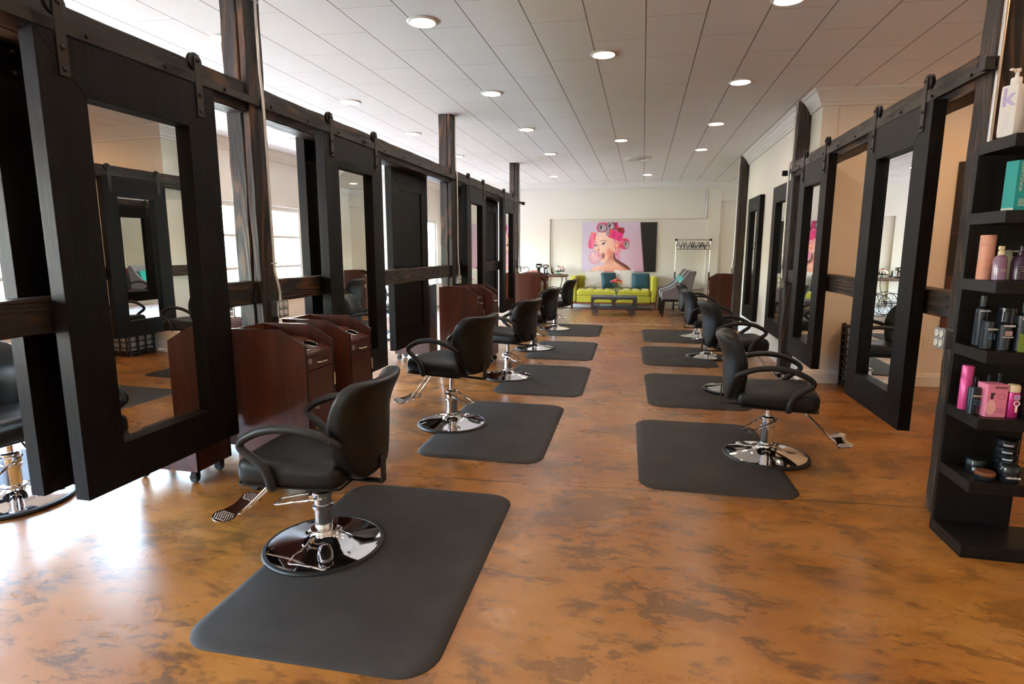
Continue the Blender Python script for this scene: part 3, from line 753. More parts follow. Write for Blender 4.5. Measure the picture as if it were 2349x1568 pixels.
# ------------------------------------------------------------------ cherry styling cabinets
def cabinet(lab, loc, rz, h=.975):
    """front along local +x, origin at the floor, back centre; 0.47 deep, 0.30 wide"""
    t_ = thing('styling_cabinet', lab, 'cabinet', loc, rz, 'cherry styling cabinets')
    D, Wd, z0 = .47, .30, .085
    prof = [(0, z0), (D, z0), (D, h-.085), (D-.155, h), (0, h)]
    for s_ in (-1, 1):
        y = s_*(Wd/2-.008)
        MB().prism(prof, 'y', y-.008, y+.008, 0, 1).build('side_panel', [M_cherry, M_edge], t_)
    b = MB(); b.box(.002, .016, -Wd/2+.0165, Wd/2-.0165, z0, h-.004); b.build('back_panel', [M_cherry], t_)
    # sloping tray; flat near-black discs paint the shade of two tool holes
    tp = MB(); tp.prism([(.017, h-.075), (D-.16, h-.075), (D-.002, h-.135), (D-.002, h-.155), (.017, h-.155)], 'y', -Wd/2+.0165, Wd/2-.0165)
    tray = tp.build('top_tray', [M_cherry], t_)
    sl = math.atan2(.06, .158)
    for x, y, r_ in ((D-.062, -.055, .026), (D-.085, .045, .040)):
        zc = h-.075-(x-(D-.16))*math.tan(sl)
        A = Matrix.Translation((x, y, zc)) @ Matrix.Rotation(sl, 4, 'Y')
        rg = MB().lathe([(r_+.006, .0), (r_+.005, .003), (r_, .004), (r_-.002, .001)], 28, M=A, cap=False).build('holder_ring', M_chrome, tray)
        MB().lathe([(r_-.001, .0006), (r_-.001, .0012)], 28, M=A).build('holder_shade_disc', M_holeshade, rg)
    # front: drawer over door
    fx = D-.012
    MB().box(.017, fx-.004, -Wd/2+.0165, Wd/2-.0165, z0, z0+.016).build('bottom_panel', [M_cherry], t_)
    dr = MB().box(fx-.004, D, -Wd/2+.018, Wd/2-.018, h-.232, h-.158).build('drawer', [M_cherry], t_, bevel=.001)
    dr2 = MB().box(fx-.004, D, -Wd/2+.018, Wd/2-.018, z0+.004, h-.236)
    door = dr2.build('door', [M_cherry], t_, bevel=.001)
    def pull(c, horiz):
        P = []
        for k in range(9):
            a = PI*k/8; u_, o_ = -.042*math.cos(a), .022*math.sin(a)**.7
            P.append((D+.001+o_, c[0]+(u_ if horiz else -.012*math.sin(a)), c[1]+(0 if horiz else u_)))
        return MB().tube(P, .0042, 8, smooth=2)
    pull((0.01, h-.195), True).build('handle', M_nickel, dr)
    pull((-.095, .43), False).build('handle', M_nickel, door)
    MB().lathe([(.017, 0), (.017, .003), (.001, .004)], 20, (D, -.108, h-.178), ax='x').build('lock_disc', M_steel, dr)
    k = MB(); k.lathe([(.009, 0), (.009, .006), (.001, .007)], 14, (D, -.10, .535), ax='x'); k.box(D+.006, D+.03, -.103, -.097, .532, .538)
    k.tube([(D+.03+.010*math.cos(a), -.10, .535+.010*math.sin(a)) for a in [2*PI*q/8 for q in range(8)]], .0018, 6, smooth=1, closed=True); k.build('lock_key', M_steel, door)
    hg = MB(); hg.box(D-.002, D+.008, Wd/2-.016, Wd/2-.006, h-.36, h-.29); hg.cyl(.005, h-.362, h-.288, (D+.008, Wd/2-.018, 0)); hg.build('hinge', M_nickel, door)
    for x in (.05, D-.05):
        for y in (-.105, .105):
            c_ = MB(); c_.lathe([(.006, -.014), (.027, -.014), (.031, -.009), (.031, .009), (.027, .014), (.006, .014)], 20, (x+.012, y, .0315), ax='y')
            ca_ = c_.build('caster', M_wheel, t_)
            f_ = MB(); f_.box(x-.012, x+.024, y-.019, y-.0155, .03, .068); f_.box(x-.012, x+.024, y+.0155, y+.019, .03, .068); f_.box(x-.016, x+.024, y-.019, y+.019, .066, .070); f_.cyl(.008, .070, .0865, (x, y, 0))
            f_.build('caster_fork', M_iron, ca_)
    return t_
cabinet('cherry styling cabinet nearest the camera, in front of the first left timber post', (-2.265, 2.945, 0), 0)
cabinet('cherry styling cabinet right behind the nearest one, past the first left timber post', (-2.255, 3.425, 0), 0)
cabinet('cherry cabinet on casters seen below the nearest left mirror, turned to the windows', (-2.575, 2.96, 0), PI)
cabinet('cherry cabinet turned to the windows, past the first left timber post', (-2.575, 3.45, 0), PI)
cabinet('nearer cherry styling cabinet at the middle left timber post', (-2.345, 6.64, 0), 0)
cabinet('farther cherry styling cabinet at the middle left timber post', (-2.262, 7.03, 0), 0)
cabinet('cherry cabinet on casters seen below the panelled mirror back, turned to the windows', (-2.60, 6.95, 0), PI)
cabinet('nearer cherry styling cabinet at the farthest left timber post', (-2.265, 10.55, 0), 0)
cabinet('farther cherry styling cabinet at the farthest left timber post', (-2.255, 11.10, 0), 0)
cabinet('cherry styling cabinet on the right, in front of the back wall past the last mirror', (1.70, 11.42-.03, 0), PI)

# ------------------------------------------------------------------ product shelf
def RX(yaw=0): return None
M_shelf = wood_mat('black_brown_laminate', (.0065, .0055, .0052), (.012, .010, .0095), rough=.40, bstr=.08, bands=30); M_shelf.node_tree.nodes['Principled BSDF'].inputs['Specular IOR Level'].default_value = .16
sh = thing('product_shelf', 'tall black-brown open product shelf at the right edge of the picture', 'shelf', (1.50, 2.90, 0))
MB().box(0, .335, .272, .300, .0, 1.90).build('back_panel', M_shelf, sh, bevel=.001)
MB().box(.80, .83, 0, .30, 0, 1.90).build('side_panel', M_shelf, sh, bevel=.001)
SZ = [.06, .37, .672, .976, 1.286, 1.588, 1.902]
for z in SZ: MB().box(0, .80, 0, .272, z-.052, z).build('shelf_board', M_shelf, sh, bevel=.0012)
MB().box(0, .80, 0, .272, 0, .007).build('base_plate', M_shelf, sh)
M_ink_w = mat('white_print', (.75, .73, .70), .5)
M_ink_d = mat('dark_print', (.05, .02, .03), .5)
M_ink_p = mat('lilac_print', (.50, .42, .68), .5)
def TM(x, y, z, rz=0, ry=0):
    """text facing -y (towards the aisle), rz turns it about z, ry rotates it in its own plane"""
    return Matrix.Translation((x, y, z)) @ Matrix.Rotation(rz, 4, 'Z') @ Matrix.Rotation(PI/2, 4, 'X') @ Matrix.Rotation(ry, 4, 'Z')
def product(name, lab, cat, x, y, zi, grp=None, rz=0): return thing(name, lab, cat, (x, y, SZ[zi]+.0005), rz, grp)
def bot(t_, prof, m, name='body', n=28): return MB().lathe(prof, n).build(name, m, t_)
# top shelf
M_wplast = mat('white_bottle_plastic', (.80, .77, .75), .35)
for k, (x, y, lab, hh) in enumerate(((1.535, 3.02, 'white square pump bottle with a lilac letter k on the top shelf', .215), (1.612, 2.97, 'white square bottle at the right edge of the picture on the top shelf', .235))):
    t_ = product('pump_bottle' if k == 0 else 'square_bottle', lab, 'bottle', x, y, 6, rz=R(30))
    MB().rbox(.070, .070, hh, .009, 6, (0, 0, hh/2)).build('body', M_wplast, t_)
    if k == 0:
        MB().lathe([(.020, hh), (.020, hh+.026), (.018, hh+.030), (.0075, hh+.031), (.0075, hh+.052), (.012, hh+.053), (.012, hh+.066), (.001, hh+.068)], 20).build('pump', M_wplast, t_)
        MB().box(-.042, .0, -.006, .006, hh+.055, hh+.064).build('nozzle', M_wplast, t_, bevel=.002)
        text_mesh('label_text', 'k', .105, M_ink_p, t_, TM(-.003, -.0352, hh-.05) if 0 else TM(-.0352, 0, hh-.055, rz=-PI/2), .002)
    q = MB()
    for i in range(7): q.box(-.0355, -.0351, -.012, .012-.004*(i % 3), hh*.45-.010*i, hh*.45-.010*i+.0012)
    q.build('label_lines', M_ink_p, t_)
# teal box
t_ = product('gift_box', 'teal product box with orange and pale lettering', 'box', 1.615, 3.02, 5, rz=R(0))
M_teal = mat('teal_card', (.0, .30, .29), .45)
MB().prism([(-.065, .02), (-.045, -.03), (.065, -.03), (.065, .03), (-.06, .03)], 'z', 0, .215).build('carton', M_teal, t_, bevel=.001)
M_org = mat('orange_print', (.75, .16, .04), .5); M_pale = mat('pale_print', (.55, .62, .55), .5)
text_mesh('label_text', 'MOROCCANOIL', .017, M_pale, t_, TM(-.026, -.0305, .148, ry=PI/2), .0003)
text_mesh('label_letter', 'M', .048, M_org, t_, TM(.002, -.0305, .188), .0005)
q = MB()
for i in range(6): q.box(-.030, .002-.004*(i % 2), -.0308, -.0302, .022+.0055*i, .0245+.0055*i)
q.build('label_lines', M_pale, t_)
MB().prism([(-.0655, .0195), (-.0455, -.0303), (-.045, -.0303), (-.065, .0195)], 'z', .002, .014).build('base_stripe', M_pale, t_)
# peach cylinder etc.
M_peach = mat('peach_plastic', (.72, .35, .26), .42)
t_ = product('hairspray_can', 'tall peach-coloured can on the fourth shelf up', 'can', 1.533, 3.07, 4)
bot(t_, [(.0285, .0), (.030, .003), (.0295, .150), (.0295, .151), (.0300, .152), (.030, .198), (.0285, .2005), (.001, .2015)], M_peach)
q = MB(); q.box(-.02, .010, -.0305, -.0296, .085, .0858); q.box(-.02, .012, -.0305, -.0296, .05, .0508); q.build('label_lines', M_ink_d, t_)
M_lil = clear_glass('lilac_liquid_plastic', (.50, .28, .52), .08)
M_cream = mat('cream_plastic', (.72, .62, .42), .4)
M_prf = mat('lilac_bottle', (.36, .20, .38), .15, 0, Coat_Weight=.5, Transmission_Weight=.35)
t_ = product('spray_bottle', 'clear lilac spray bottle with cream nozzle beside the peach can', 'bottle', 1.547, 2.985, 4)
bot(t_, [(.020, 0), (.025, .004), (.026, .085), (.022, .103), (.011, .112), (.010, .114)], M_prf)
bot(t_, [(.0125, .112), (.0125, .127), (.008, .130), (.008, .135)], M_cream, 'collar')
MB().box(-.011, .009, -.008, .008, .133, .151).build('nozzle', M_cream, t_, bevel=.003)
q = MB(); q.box(-.010, .012, -.0268, -.0258, .05, .0512); q.box(-.010, .010, -.0268, -.0258, .045, .0458); q.box(-.010, .012, -.0268, -.0258, .04, .0408); q.build('label_lines', M_ink_w, t_)
M_grey = mat('grey_bottle_plastic', (.30, .32, .28), .4)
t_ = product('pump_bottle', 'grey-green pump bottle behind the lilac spray bottle', 'bottle', 1.628, 3.09, 4)
bot(t_, [(.018, 0), (.021, .003), (.021, .10), (.017, .108), (.017, .133), (.001, .134)], M_grey); MB().box(.0, .045, -.005, .005, .124, .132).build('nozzle', M_grey, t_)
M_aub = mat('aubergine_plastic', (.045, .018, .050), .18)
t_ = product('pump_bottle', 'dark aubergine pump bottle at the right of the fourth shelf up', 'bottle', 1.618, 2.975, 4)
bot(t_, [(.026, 0), (.031, .006), (.032, .08), (.027, .100), (.012, .112), (.012, .125), (.007, .128), (.007, .150), (.001, .151)], M_aub)
q = MB(); q.box(-.012, .012, -.0333, -.0313, .06, .0612); q.box(-.012, .014, -.0333, -.0313, .05, .0508); q.box(-.010, .012, -.0333, -.0313, .042, .0428); q.build('label_lines', M_cream, t_)
# shelf 3: black bottles
M_dgl = mat('glossy_black_bottle', (.010, .014, .020), .16)
M_clear = mat('clear_black_cap', (.02, .03, .035), .08)
def dark_bottle(lab, x, y, zi, r, h, cap_r, cap_h, texts, m=M_dgl, name='product_bottle', shoulder=.012):
    t_ = product(name, lab, 'bottle', x, y, zi)
    bot(t_, [(r-.003, 0), (r, .003), (r, h-shoulder), (cap_r+.002, h), (.001, h+.0005)], m)
    bot(t_, [(cap_r, h), (cap_r, h+cap_h-.003), (cap_r-.003, h+cap_h), (.001, h+cap_h)], M_clear, 'cap')
    for s_, size, z, mm, xo in texts:
        text_mesh('label_text', s_, size, mm, t_, TM(xo, -r-.0006, z), .0002)
    return t_
M_blue = mat('blue_print', (.03, .13, .22), .5); M_mau = mat('mauve_print', (.35, .22, .24), .5)
dark_bottle('tall black bottle at the back left of the third shelf up', 1.556, 3.09, 3, .026, .185, .013, .050, [('REDKEN', .011, .165, M_ink_w, .0)])
dark_bottle('shorter black can in front of the tall black bottle on the third shelf up', 1.535, 2.985, 3, .026, .125, .024, .003, [('REDKEN', .0105, .093, M_ink_w, .006), ('21', .034, .06, M_blue, .006)])
t_ = dark_bottle('black bottle with a mauve label in the middle of the third shelf up', 1.588, 2.965, 3, .027, .128, .010, .046, [('REDKEN', .0115, .112, M_ink_w, .004), ('WAX BLAST', .0075, .062, M_ink_w, .003)])
q = MB(); q.box(-.010, .018, -.0279, -.0275, .069, .090); q.build('label_patch', M_mau, t_)
t_ = dark_bottle('clear dark tumbler-like bottle at the back of the third shelf up', 1.655, 3.09, 3, .036, .18, .033, .002, [])
M_green = mat('green_print', (.16, .25, .03), .4)
t_ = dark_bottle('black bottle with a green label at the right of the third shelf up', 1.655, 2.965, 3, .034, .170, .010, .045, [('REDKEN', .012, .145, M_ink_w, .002)])
q = MB(); q.prism([(-.026, .0), (.026, .0), (.026, .06), (-.026, .085)], 'y', -.0352, -.0342); q.build('label_patch', M_green, t_)
text_mesh('label_text', 'WIND', .020, M_ink_w, t_, TM(.010, -.036, .075, ry=PI/2), .0006); text_mesh('label_text', '05', .030, M_ink_w, t_, TM(.010, -.036, .115, ry=PI/2), .001)
# shelf 2: pinks
M_pink = mat('hot_pink_can', (.62, .07, .27), .25, .2); M_pinkc = mat('pink_card', (.72, .22, .36), .5)
t_ = product('hairspray_can', 'tall hot-pink can on the second shelf up', 'can', 1.520, 3.07, 2)
bot(t_, [(.0235, 0), (.025, .003), (.025, .148), (.0235, .150), (.0245, .151), (.0245, .205), (.022, .210), (.001, .2105)], M_pink)
dark_bottle('small black can in front of the pink can on the second shelf up', 1.514, 2.985, 2, .024, .125, .022, .003, [('REDKEN', .0105, .088, M_ink_w, .004), ('22', .03, .058, M_blue, .004)])
t_ = product('product_box', 'pink product box with a drawn spray bottle on the second shelf up', 'box', 1.580, 2.975, 2, rz=R(6))
MB().box(-.042, .042, -.035, .035, 0, .150).build('carton', M_pinkc, t_, bevel=.0008)
text_mesh('label_text', 'REDKEN', .0135, M_ink_d, t_, TM(.012, -.0354, .136), .0003)
q = MB(); q.prism([(-.022+.020*math.cos(a)*1.0, .045+.036*math.sin(a)) for a in [2*PI*k/20 for k in range(20)]], 'y', -.0357, -.0352)
q.build('printed_bottle', mat('pale_pink_print', (.80, .42, .45), .5), t_)
q = MB(); q.box(-.028, -.016, -.0357, -.0352, .083, .107); q.box(-.028, -.010, -.0357, -.0352, .104, .112); q.build('printed_cap', M_ink_d, t_)
q = MB(); q.lathe([(.013, -.0357), (.0145, -.0357), (.0145, -.0353), (.013, -.0353), (.013, -.0357)], 24, (.018, 0, .095), ax='y') if False else q.tube([(.018+.0135*math.cos(a), -.0354, .095+.0135*math.sin(a)) for a in [2*PI*k/20 for k in range(20)]], .0006, 5, smooth=1, closed=True)
for i in range(4): q.box(.002-.012*(i == 0), .036, -.0357, -.0352, .022+.006*i, .0232+.006*i)
q.build('label_lines', M_ink_d, t_)
M_mag = mat('magenta_foil', (.50, .03, .22), .22, .35)
t_ = product('mousse_bottle', 'magenta and white bottle with a cream cap on the second shelf up', 'bottle', 1.655, 2.965, 2)
bot(t_, [(.024, 0), (.026, .004), (.026, .112), (.024, .118)], M_mag); bot(t_, [(.026, .118), (.026, .140), (.022, .150), (.001, .1515)], M_cream, 'cap')
q = MB(); q.tube([(.006+.0105*math.cos(a), -.0268-.0005, .068+.0105*math.sin(a)) for a in [2*PI*k/20 for k in range(20)]], .0022, 6, smooth=1, closed=True); q.box(.002, .010, -.0282, -.0262, .028, .056); q.build('printed_emblem', M_wplast, t_)
q = MB(); q.box(-.008, .016, -.0275, -.0262, .084, .108); q.build('label_patch', mat('lilac_patch', (.45, .25, .45), .4), t_)
for k, (x, lab) in enumerate(((1.575, 'left'), (1.625, 'middle'), (1.668, 'right'))):
    dark_bottle('small black pump bottle at the back of the second shelf up, %s of three' % lab, x, 3.10, 2, .017, .115+.01*k, .007, .040, [])
t_ = product('product_bottle', 'black bottle with gold print, cut by the right edge of the second shelf up', 'bottle', 1.715, 2.985, 2)
bot(t_, [(.025, 0), (.026, .003), (.026, .145), (.001, .147)], M_dgl)
# shelf 1: jars
def jar(lab, x, y, zi, r, h, z=0, band=None, lid=None, txt=None):
    t_ = thing('product_jar', lab, 'jar', (x, y, SZ[zi]+.0005+z)); bot(t_, [(r-.002, 0), (r, .003), (r, h*.55), (r-.003, h*.58)], M_dgl)
    bot(t_, [(r+.0005, h*.58), (r+.001, h-.004), (r-.002, h), (.001, h+.0003)], lid or M_dgl, 'lid')
    if band:
        q = MB(); n = 9
        for k in range(n):
            a0, a1 = -2.35+.10*k, -2.35+.10*(k+1)
            o = len(q.v); q.v += [V3(((r+.0008)*math.cos(a), (r+.0008)*math.sin(a), zz)) for a, zz in ((a0, h*.2), (a1, h*.2), (a1, h*.45), (a0, h*.45))]; q.face([o, o+1, o+2, o+3])
        q.build('label_patch', band, t_)
    if txt:
        text_mesh('label_text', txt, .012, M_ink_w, t_, TM(0, -r-.0008, h*.32), .0004)
    return t_
M_blab = mat('pale_blue_label', (.40, .45, .55), .4)
jar('black jar with a pale label at the back left of the lowest jar shelf', 1.598, 3.06, 1, .040, .063, band=M_blab)
jar('low jar with a copper-brown lid on the lowest jar shelf', 1.590, 2.965, 1, .040, .036, lid=mat('copper_lid', (.16, .055, .025), .35))
pos = ['bottom', 'second', 'third', 'fourth', 'top']
for k in range(5): jar('black product jar, %s of the stack of five' % (pos[k]+(' from the bottom' if 0 < k < 4 else '')), 1.712+.002*((k*7) % 3), 3.06, 1, .043, .0335, z=.0342*k, band=M_blab)
jar('black jar lettered in white in front of the stack of five jars', 1.682, 2.965, 1, .040, .075, txt='AERATE 08')

# ------------------------------------------------------------------ alcove: dark canvas, wall outlet, strap basket
def ya(x): return CY+.0+.072*(x-CX)
an = math.atan(.072)
M_canv = mat('dark_landscape_print', (.05, .02, .012), .55); t = NT(M_canv)
tc = t.n('TexCoord'); sp = t.n('SeparateXYZ'); t.l(tc.outputs['Object'], sp.inputs[0])
ln = t.math('SUBTRACT', sp.outputs[2], t.math('ADD', t.math('MULTIPLY', sp.outputs[0], .28), .70))
up_ = t.math('GREATER_THAN', ln, 0)
t.col(t.mix(up_, t.ramp(t.noise(t.coord((6, 6, 9)), 6, 6, .7), [(.35, (.045, .012, .006)), (.7, (.17, .06, .032))]), t.mix(t.math('LESS_THAN', t.math('ABSOLUTE', t.math('SUBTRACT', ln, .42)), .006), (.012, .007, .005), (.10, .035, .02))))
o = thing('canvas_print', 'dark brown canvas print hanging on the beige alcove wall', 'picture', (3.03, ya(3.03)-.04, .46), an)
MB().box(0, 1.1, 0, .035, 0, 1.82).build('canvas', M_canv, o, bevel=.002)
o = thing('wall_outlet', 'white wall outlet low on the beige alcove wall', 'outlet', (2.93, ya(2.93)-.002, .46), an)
MB().box(-.037, .037, -.006, 0, -.058, .058).build('cover_plate', M_wall, o, bevel=.002)
q = MB()
for z in (-.022, .022):
    q.box(-.007, -.005, -.0068, -.006, z, z+.009); q.box(.005, .007, -.0068, -.006, z, z+.009); q.cyl(.0025, -.0068, -.006, (0, 0, z-.007), 'y', 8)
q.build('slots', M_black, o)
o = thing('strap_basket', 'tall dark strap basket against the beige alcove wall, behind the right mirror', 'basket', (2.30, ya(2.3)-.26, 0), an)
b = MB(); bh = .66; bw = .205
for k in range(9):
    z = .04+k*.074; b.tube([(s1*bw*(.93+.07*z/bh), s2*bw*(.93+.07*z/bh), z) for s1, s2 in ((1, 1), (-1, 1), (-1, -1), (1, -1))], .010, 6, smooth=1, closed=True)
b.build('strap_rows', mat('dark_leather_strap', (.035, .018, .012), .5), o)
b = MB()
for i in range(4):
    for s1 in (-.95, -.32, .32, .95):
        A = Matrix.Rotation(PI/2*i, 4, 'Z'); b.prism([(bw*.93+.010, 0), (bw*.93+.016, 0), (bw+.016, bh), (bw+.010, bh)], 'y', s1*bw*.92-.014, s1*bw*.92+.014, M=A @ Matrix.Rotation(PI, 4, 'Z') if 0 else Matrix(((0, 1, 0, 0), (-1, 0, 0, 0), (0, 0, 1, 0), (0, 0, 0, 1))) @ A if 0 else A)
b.build('upright_straps', M_iron, o)
MB().box(-bw*.9, bw*.9, -bw*.9, bw*.9, .01, .03).build('basket_floor', M_iron, o)
b = MB(); b.rbox(bw*1.8, bw*1.8, .56, .05, 6, (0, 0, .33)); b.build('liner', mat('grey_linen', (.32, .29, .27), .9), o)

# ------------------------------------------------------------------ ceiling lights
M_lamp = mat('lamp_diffuser', (.9, .9, .9), .5, Emission_Color=(*LAMP_COL, 1), Emission_Strength=LAMP_L)
M_lampA = mat('alcove_lamp_diffuser', (.9, .9, .9), .5, Emission_Color=(*LAMP_COLA, 1), Emission_Strength=LAMP_LA)
lamp_mesh = None
def lamp(x, y, lab, p=1.0):
    global lamp_proto
    if lamp_mesh is None: pass
    o = thing('ceiling_light', lab, 'ceiling light', (x, y, H3), 0, 'recessed ceiling downlights')
    MB().lathe([(.082, -.0005), (.108, -.0005), (.112, -.004), (.106, -.010), (.090, -.013), (.083, -.008)], 40, cap=False).build('trim_ring', M_trimw, o)
    MB().lathe([(.084, -.002), (.084, -.007), (.001, -.007)], 32).build('diffuser', M_lamp if p < 3 else M_lampA, o)
cols = {'left-hand': (-1.57, (.35, 2.2, 4.11, 6.03, 7.87, 9.9)), 'middle': (-.37, (1.25, 5.07, 8.92)), 'right-hand': (.85, (.6, 2.4, 4.25, 6.14, 8.03, 9.98)),
        'window-side': (-3.16, (.3, 2.2, 4.11, 6.05, 7.83, 9.8)), 'outermost window-side': (-5.1, (3.9, 7.84))}
for cn, (x, ys) in cols.items():
    for i, y in enumerate(ys):
        lamp(x, y, 'round recessed ceiling light, %s from the camera in the %s row' % (['first', 'second', 'third', 'fourth', 'fifth', 'sixth'][i], cn), 1.0)
lamp(.04, 13.03, 'round recessed ceiling light near the back wall, right of the air vent'); lamp(-1.96, 12.92, 'round recessed ceiling light near the back wall, left side')
lamp(2.46, 13.27, 'round recessed ceiling light in the recess at the far right', 1.2)
for i, (x, y) in enumerate(((3.1, 5.6), (3.1, 3.4), (3.1, 1.2))): lamp(x, y, 'round recessed ceiling light in the alcove behind the right mirrors, %s from its back wall' % ['first', 'second', 'third'][i], 3.2)
# round vent and slot grille
o = thing('air_vent', 'round white air vent with concentric rings in the ceiling', 'vent', (-.14, 10.68, H3))
MB().lathe([(.165, -.001), (.235, -.001), (.24, -.008), (.20, -.030), (.175, -.034), (.165, -.02)], 44, cap=False).build('vent_rim', M_trimw, o)
b = MB()
for r_, z in ((.140, -.030), (.098, -.034), (.058, -.036)): b.lathe([(r_, z), (r_-.010, z+.012), (r_-.013, z+.012), (r_-.006, z-.003), (r_, z)], 40)
b.lathe([(.03, -.046), (.03, -.038), (.001, -.038)], 24); b.box(-.15, .15, -.004, .004, -.032, -.028); b.box(-.004, .004, -.15, .15, -.032, -.028)
b.build('vent_rings', M_trimw, o); MB().lathe([(.16, -.003), (.001, -.003)], 32, cap=False).build('vent_shade_disc', M_black, o)  # flat black disc paints the shade of the duct between the rings
o = thing('ceiling_grille', 'small grey slot grille in the ceiling behind the left beam', 'vent', (-4.05, 6.75, H3))
MB().box(-.18, .18, -.10, .10, -.010, -.001).build('grille_frame', M_trimw, o, bevel=.002)
b = MB()
for k in range(7): b.box(-.16, .16, -.085+k*.026, -.073+k*.026, -.0125, -.0102)
b.build('slots', M_steel, o)

# ------------------------------------------------------------------ large photo print on the back wall
def inpoly(px, py, poly):
    c = False; n = len(poly); j = n-1
    for i in range(n):
        xi, yi = poly[i]; xj, yj = poly[j]
        if (yi > py) != (yj > py) and px < (xj-xi)*(py-yi)/(yj-yi)+xi: c = not c
        j = i
    return c
def lin(c): return tuple(((v/255)/12.92 if v/255 <= .04045 else ((v/255+.055)/1.055)**2.4) for v in c)
def mixc(a, b, t_): t_ = max(0, min(1, t_)); return tuple(a[i]*(1-t_)+b[i]*t_ for i in range(3))
FACE = [(385, 478), (383, 420), (402, 360), (440, 322), (500, 308), (570, 325), (625, 380), (662, 450), (672, 540), (655, 610), (610, 672), (560, 712), (525, 735), (482, 738), (440, 700), (415, 640), (388, 560), (392, 520)]
HAIR = [(400, 400), (430, 325), (500, 300), (590, 310), (660, 360), (735, 400), (760, 470), (740, 560), (770, 600), (740, 625), (700, 590), (672, 600), (655, 520), (630, 440), (570, 345), (500, 322), (440, 345)]
NECK = [(525, 742), (560, 705), (640, 640), (672, 590), (690, 680), (755, 722), (850, 775), (905, 825), (932, 870), (338, 870), (360, 825), (400, 795), (480, 780), (528, 776)]
def canpoly(px, py, pts, c0, stripe):
    return inpoly(px, py, pts)
def paint(px, py):
    u, v = (px-210)/1045, (py-178)/690
    c = mixc((212, 200, 224), (214, 176, 196), u*1.1*(.4+.6*v)+.0)
    c = mixc(c, (196, 150, 168), max(0, (u-.55)/.3)*v)
    edge = 1022+(py-178)*.108
    if px > edge-10: c = mixc(c, (26, 25, 20), (px-edge+10)/14)
    # loose strand
    if inpoly(px, py, [(672, 590), (720, 560), (765, 560), (765, 610), (735, 625), (752, 690), (758, 722), (738, 712), (700, 660)]): c = mixc((214, 120, 160), (228, 150, 180), ((px*3+py) % 23)/23)
    if inpoly(px, py, NECK):
        c = mixc((249, 205, 190), (226, 150, 128), (py-720)/170+(px-560)/700)
        if px > 640: c = mixc(c, (110, 60, 50), (1-(py-715-(px-690)*.64)/34)*.8*min(1, (px-640)/40))
        if px < 660 and py < 800: c = mixc(c, (196, 116, 98), (1-(py-715)/80)*.55*min(1, max(0, px-500)/60))
    if inpoly(px, py, HAIR): c = mixc((238, 178, 168), (222, 130, 146), .5+.5*math.sin(px*.11+py*.05))
    if inpoly(px, py, FACE):
        c = mixc((252, 216, 202), (240, 172, 150), abs(px-470)/260)
        d = math.hypot((px-512)/36, (py-645)/62)
        if d < 1: c = mixc(c, (150, 78, 66), (1-d)*1.3)
        d = math.hypot((px-600)/60, (py-600)/90)
        if d < 1: c = mixc(c, (226, 120, 100), (1-d)*.9)
        c = mixc(c, (168, 92, 78), min(.7, max(0, (px-(655-max(0, py-540)*.62))/50))) if py > 540 else c
        if math.hypot((px-448)/13, (py-565)/9) < 1: c = (150, 66, 60)
        if abs(py-(430+.0022*(px-510)**2)) < 6 and 462 < px < 560: c = mixc(c, (165, 105, 95), .75)
        if abs(py-(458+.006*(px-402)**2)) < 5 and 380 < px < 420: c = mixc(c, (165, 105, 95), .7)
        if 430 < px < 450 and 480 < py < 560: c = mixc(c, (220, 150, 130), .6)
    if inpoly(px, py, [(478, 480), (495, 462), (520, 456), (552, 458), (528, 470), (518, 488), (495, 492)]): c = (52, 30, 44)
    if math.hypot((px-497)/10, (py-478)/8) < 1: c = (225, 220, 232)
    if math.hypot((px-505)/8, (py-474)/8) < 1: c = (60, 60, 96)
    if inpoly(px, py, [(372, 500), (388, 484), (415, 482), (424, 498), (408, 510), (385, 512)]): c = (60, 34, 46)
    if math.hypot((px-395)/8, (py-498)/6) < 1: c = (215, 212, 226)
    if math.hypot((px-404)/6, (py-496)/7) < 1: c = (64, 62, 100)
    d = math.hypot((px-700)/26, (py-500)/38)
    if d < 1: c = mixc((250, 190, 165), (220, 110, 96), d*d)
    if math.hypot((px-662)/14, (py-565)/20) < 1: c = (244, 206, 190)
    # curlers made of drink cans
    def can(poly, axis, base, hi, n):
        nonlocal c
        if inpoly(px, py, poly):
            t_ = ((px*axis[0]+py*axis[1])/n) % 1
            s_ = ((px*axis[1]-py*axis[0])/90) % 1
            c = mixc(base, hi, .5+.5*math.sin(2*PI*t_)*.5+.25*math.sin(2*PI*s_))
    def end(cx, cy_, rx, ry, rim):
        nonlocal c
        d = math.hypot((px-cx)/rx, (py-cy_)/ry)
        if d < 1.18: c = rim
        if d < 1: c = mixc((225, 222, 228), (120, 112, 122), abs(math.sin(d*7))*.8)
        if math.hypot((px-cx+rx*.25)/(rx*.38), (py-cy_+ry*.15)/(ry*.5)) < 1: c = (48, 40, 46)
        if math.hypot((px-cx-rx*.15)/(rx*.25), (py-cy_-ry*.1)/(ry*.4)) < 1: c = (205, 200, 206)
    can([(332, 318), (408, 326), (392, 430), (372, 545), (318, 545), (294, 525), (300, 440)], (.15, 1), (214, 60, 110), (246, 150, 170), 30)
    if inpoly(px, py, [(332, 313), (406, 320), (404, 335), (330, 330)]): c = (232, 130, 90)
    can([(405, 235), (440, 178), (540, 178), (575, 220), (560, 300), (500, 320), (430, 310), (408, 280)], (.7, .7), (206, 60, 110), (242, 130, 165), 40)
    can([(560, 190), (590, 178), (700, 180), (718, 240), (690, 285), (610, 285)], (.6, -.8), (130, 26, 62), (206, 50, 100), 34)
    end(608, 235, 50, 48, (70, 24, 40)); end(490, 255, 56, 52, (96, 40, 60))
    can([(690, 262), (740, 244), (795, 255), (808, 300), (785, 350), (710, 340)], (.5, .9), (112, 26, 34), (170, 52, 50), 30)
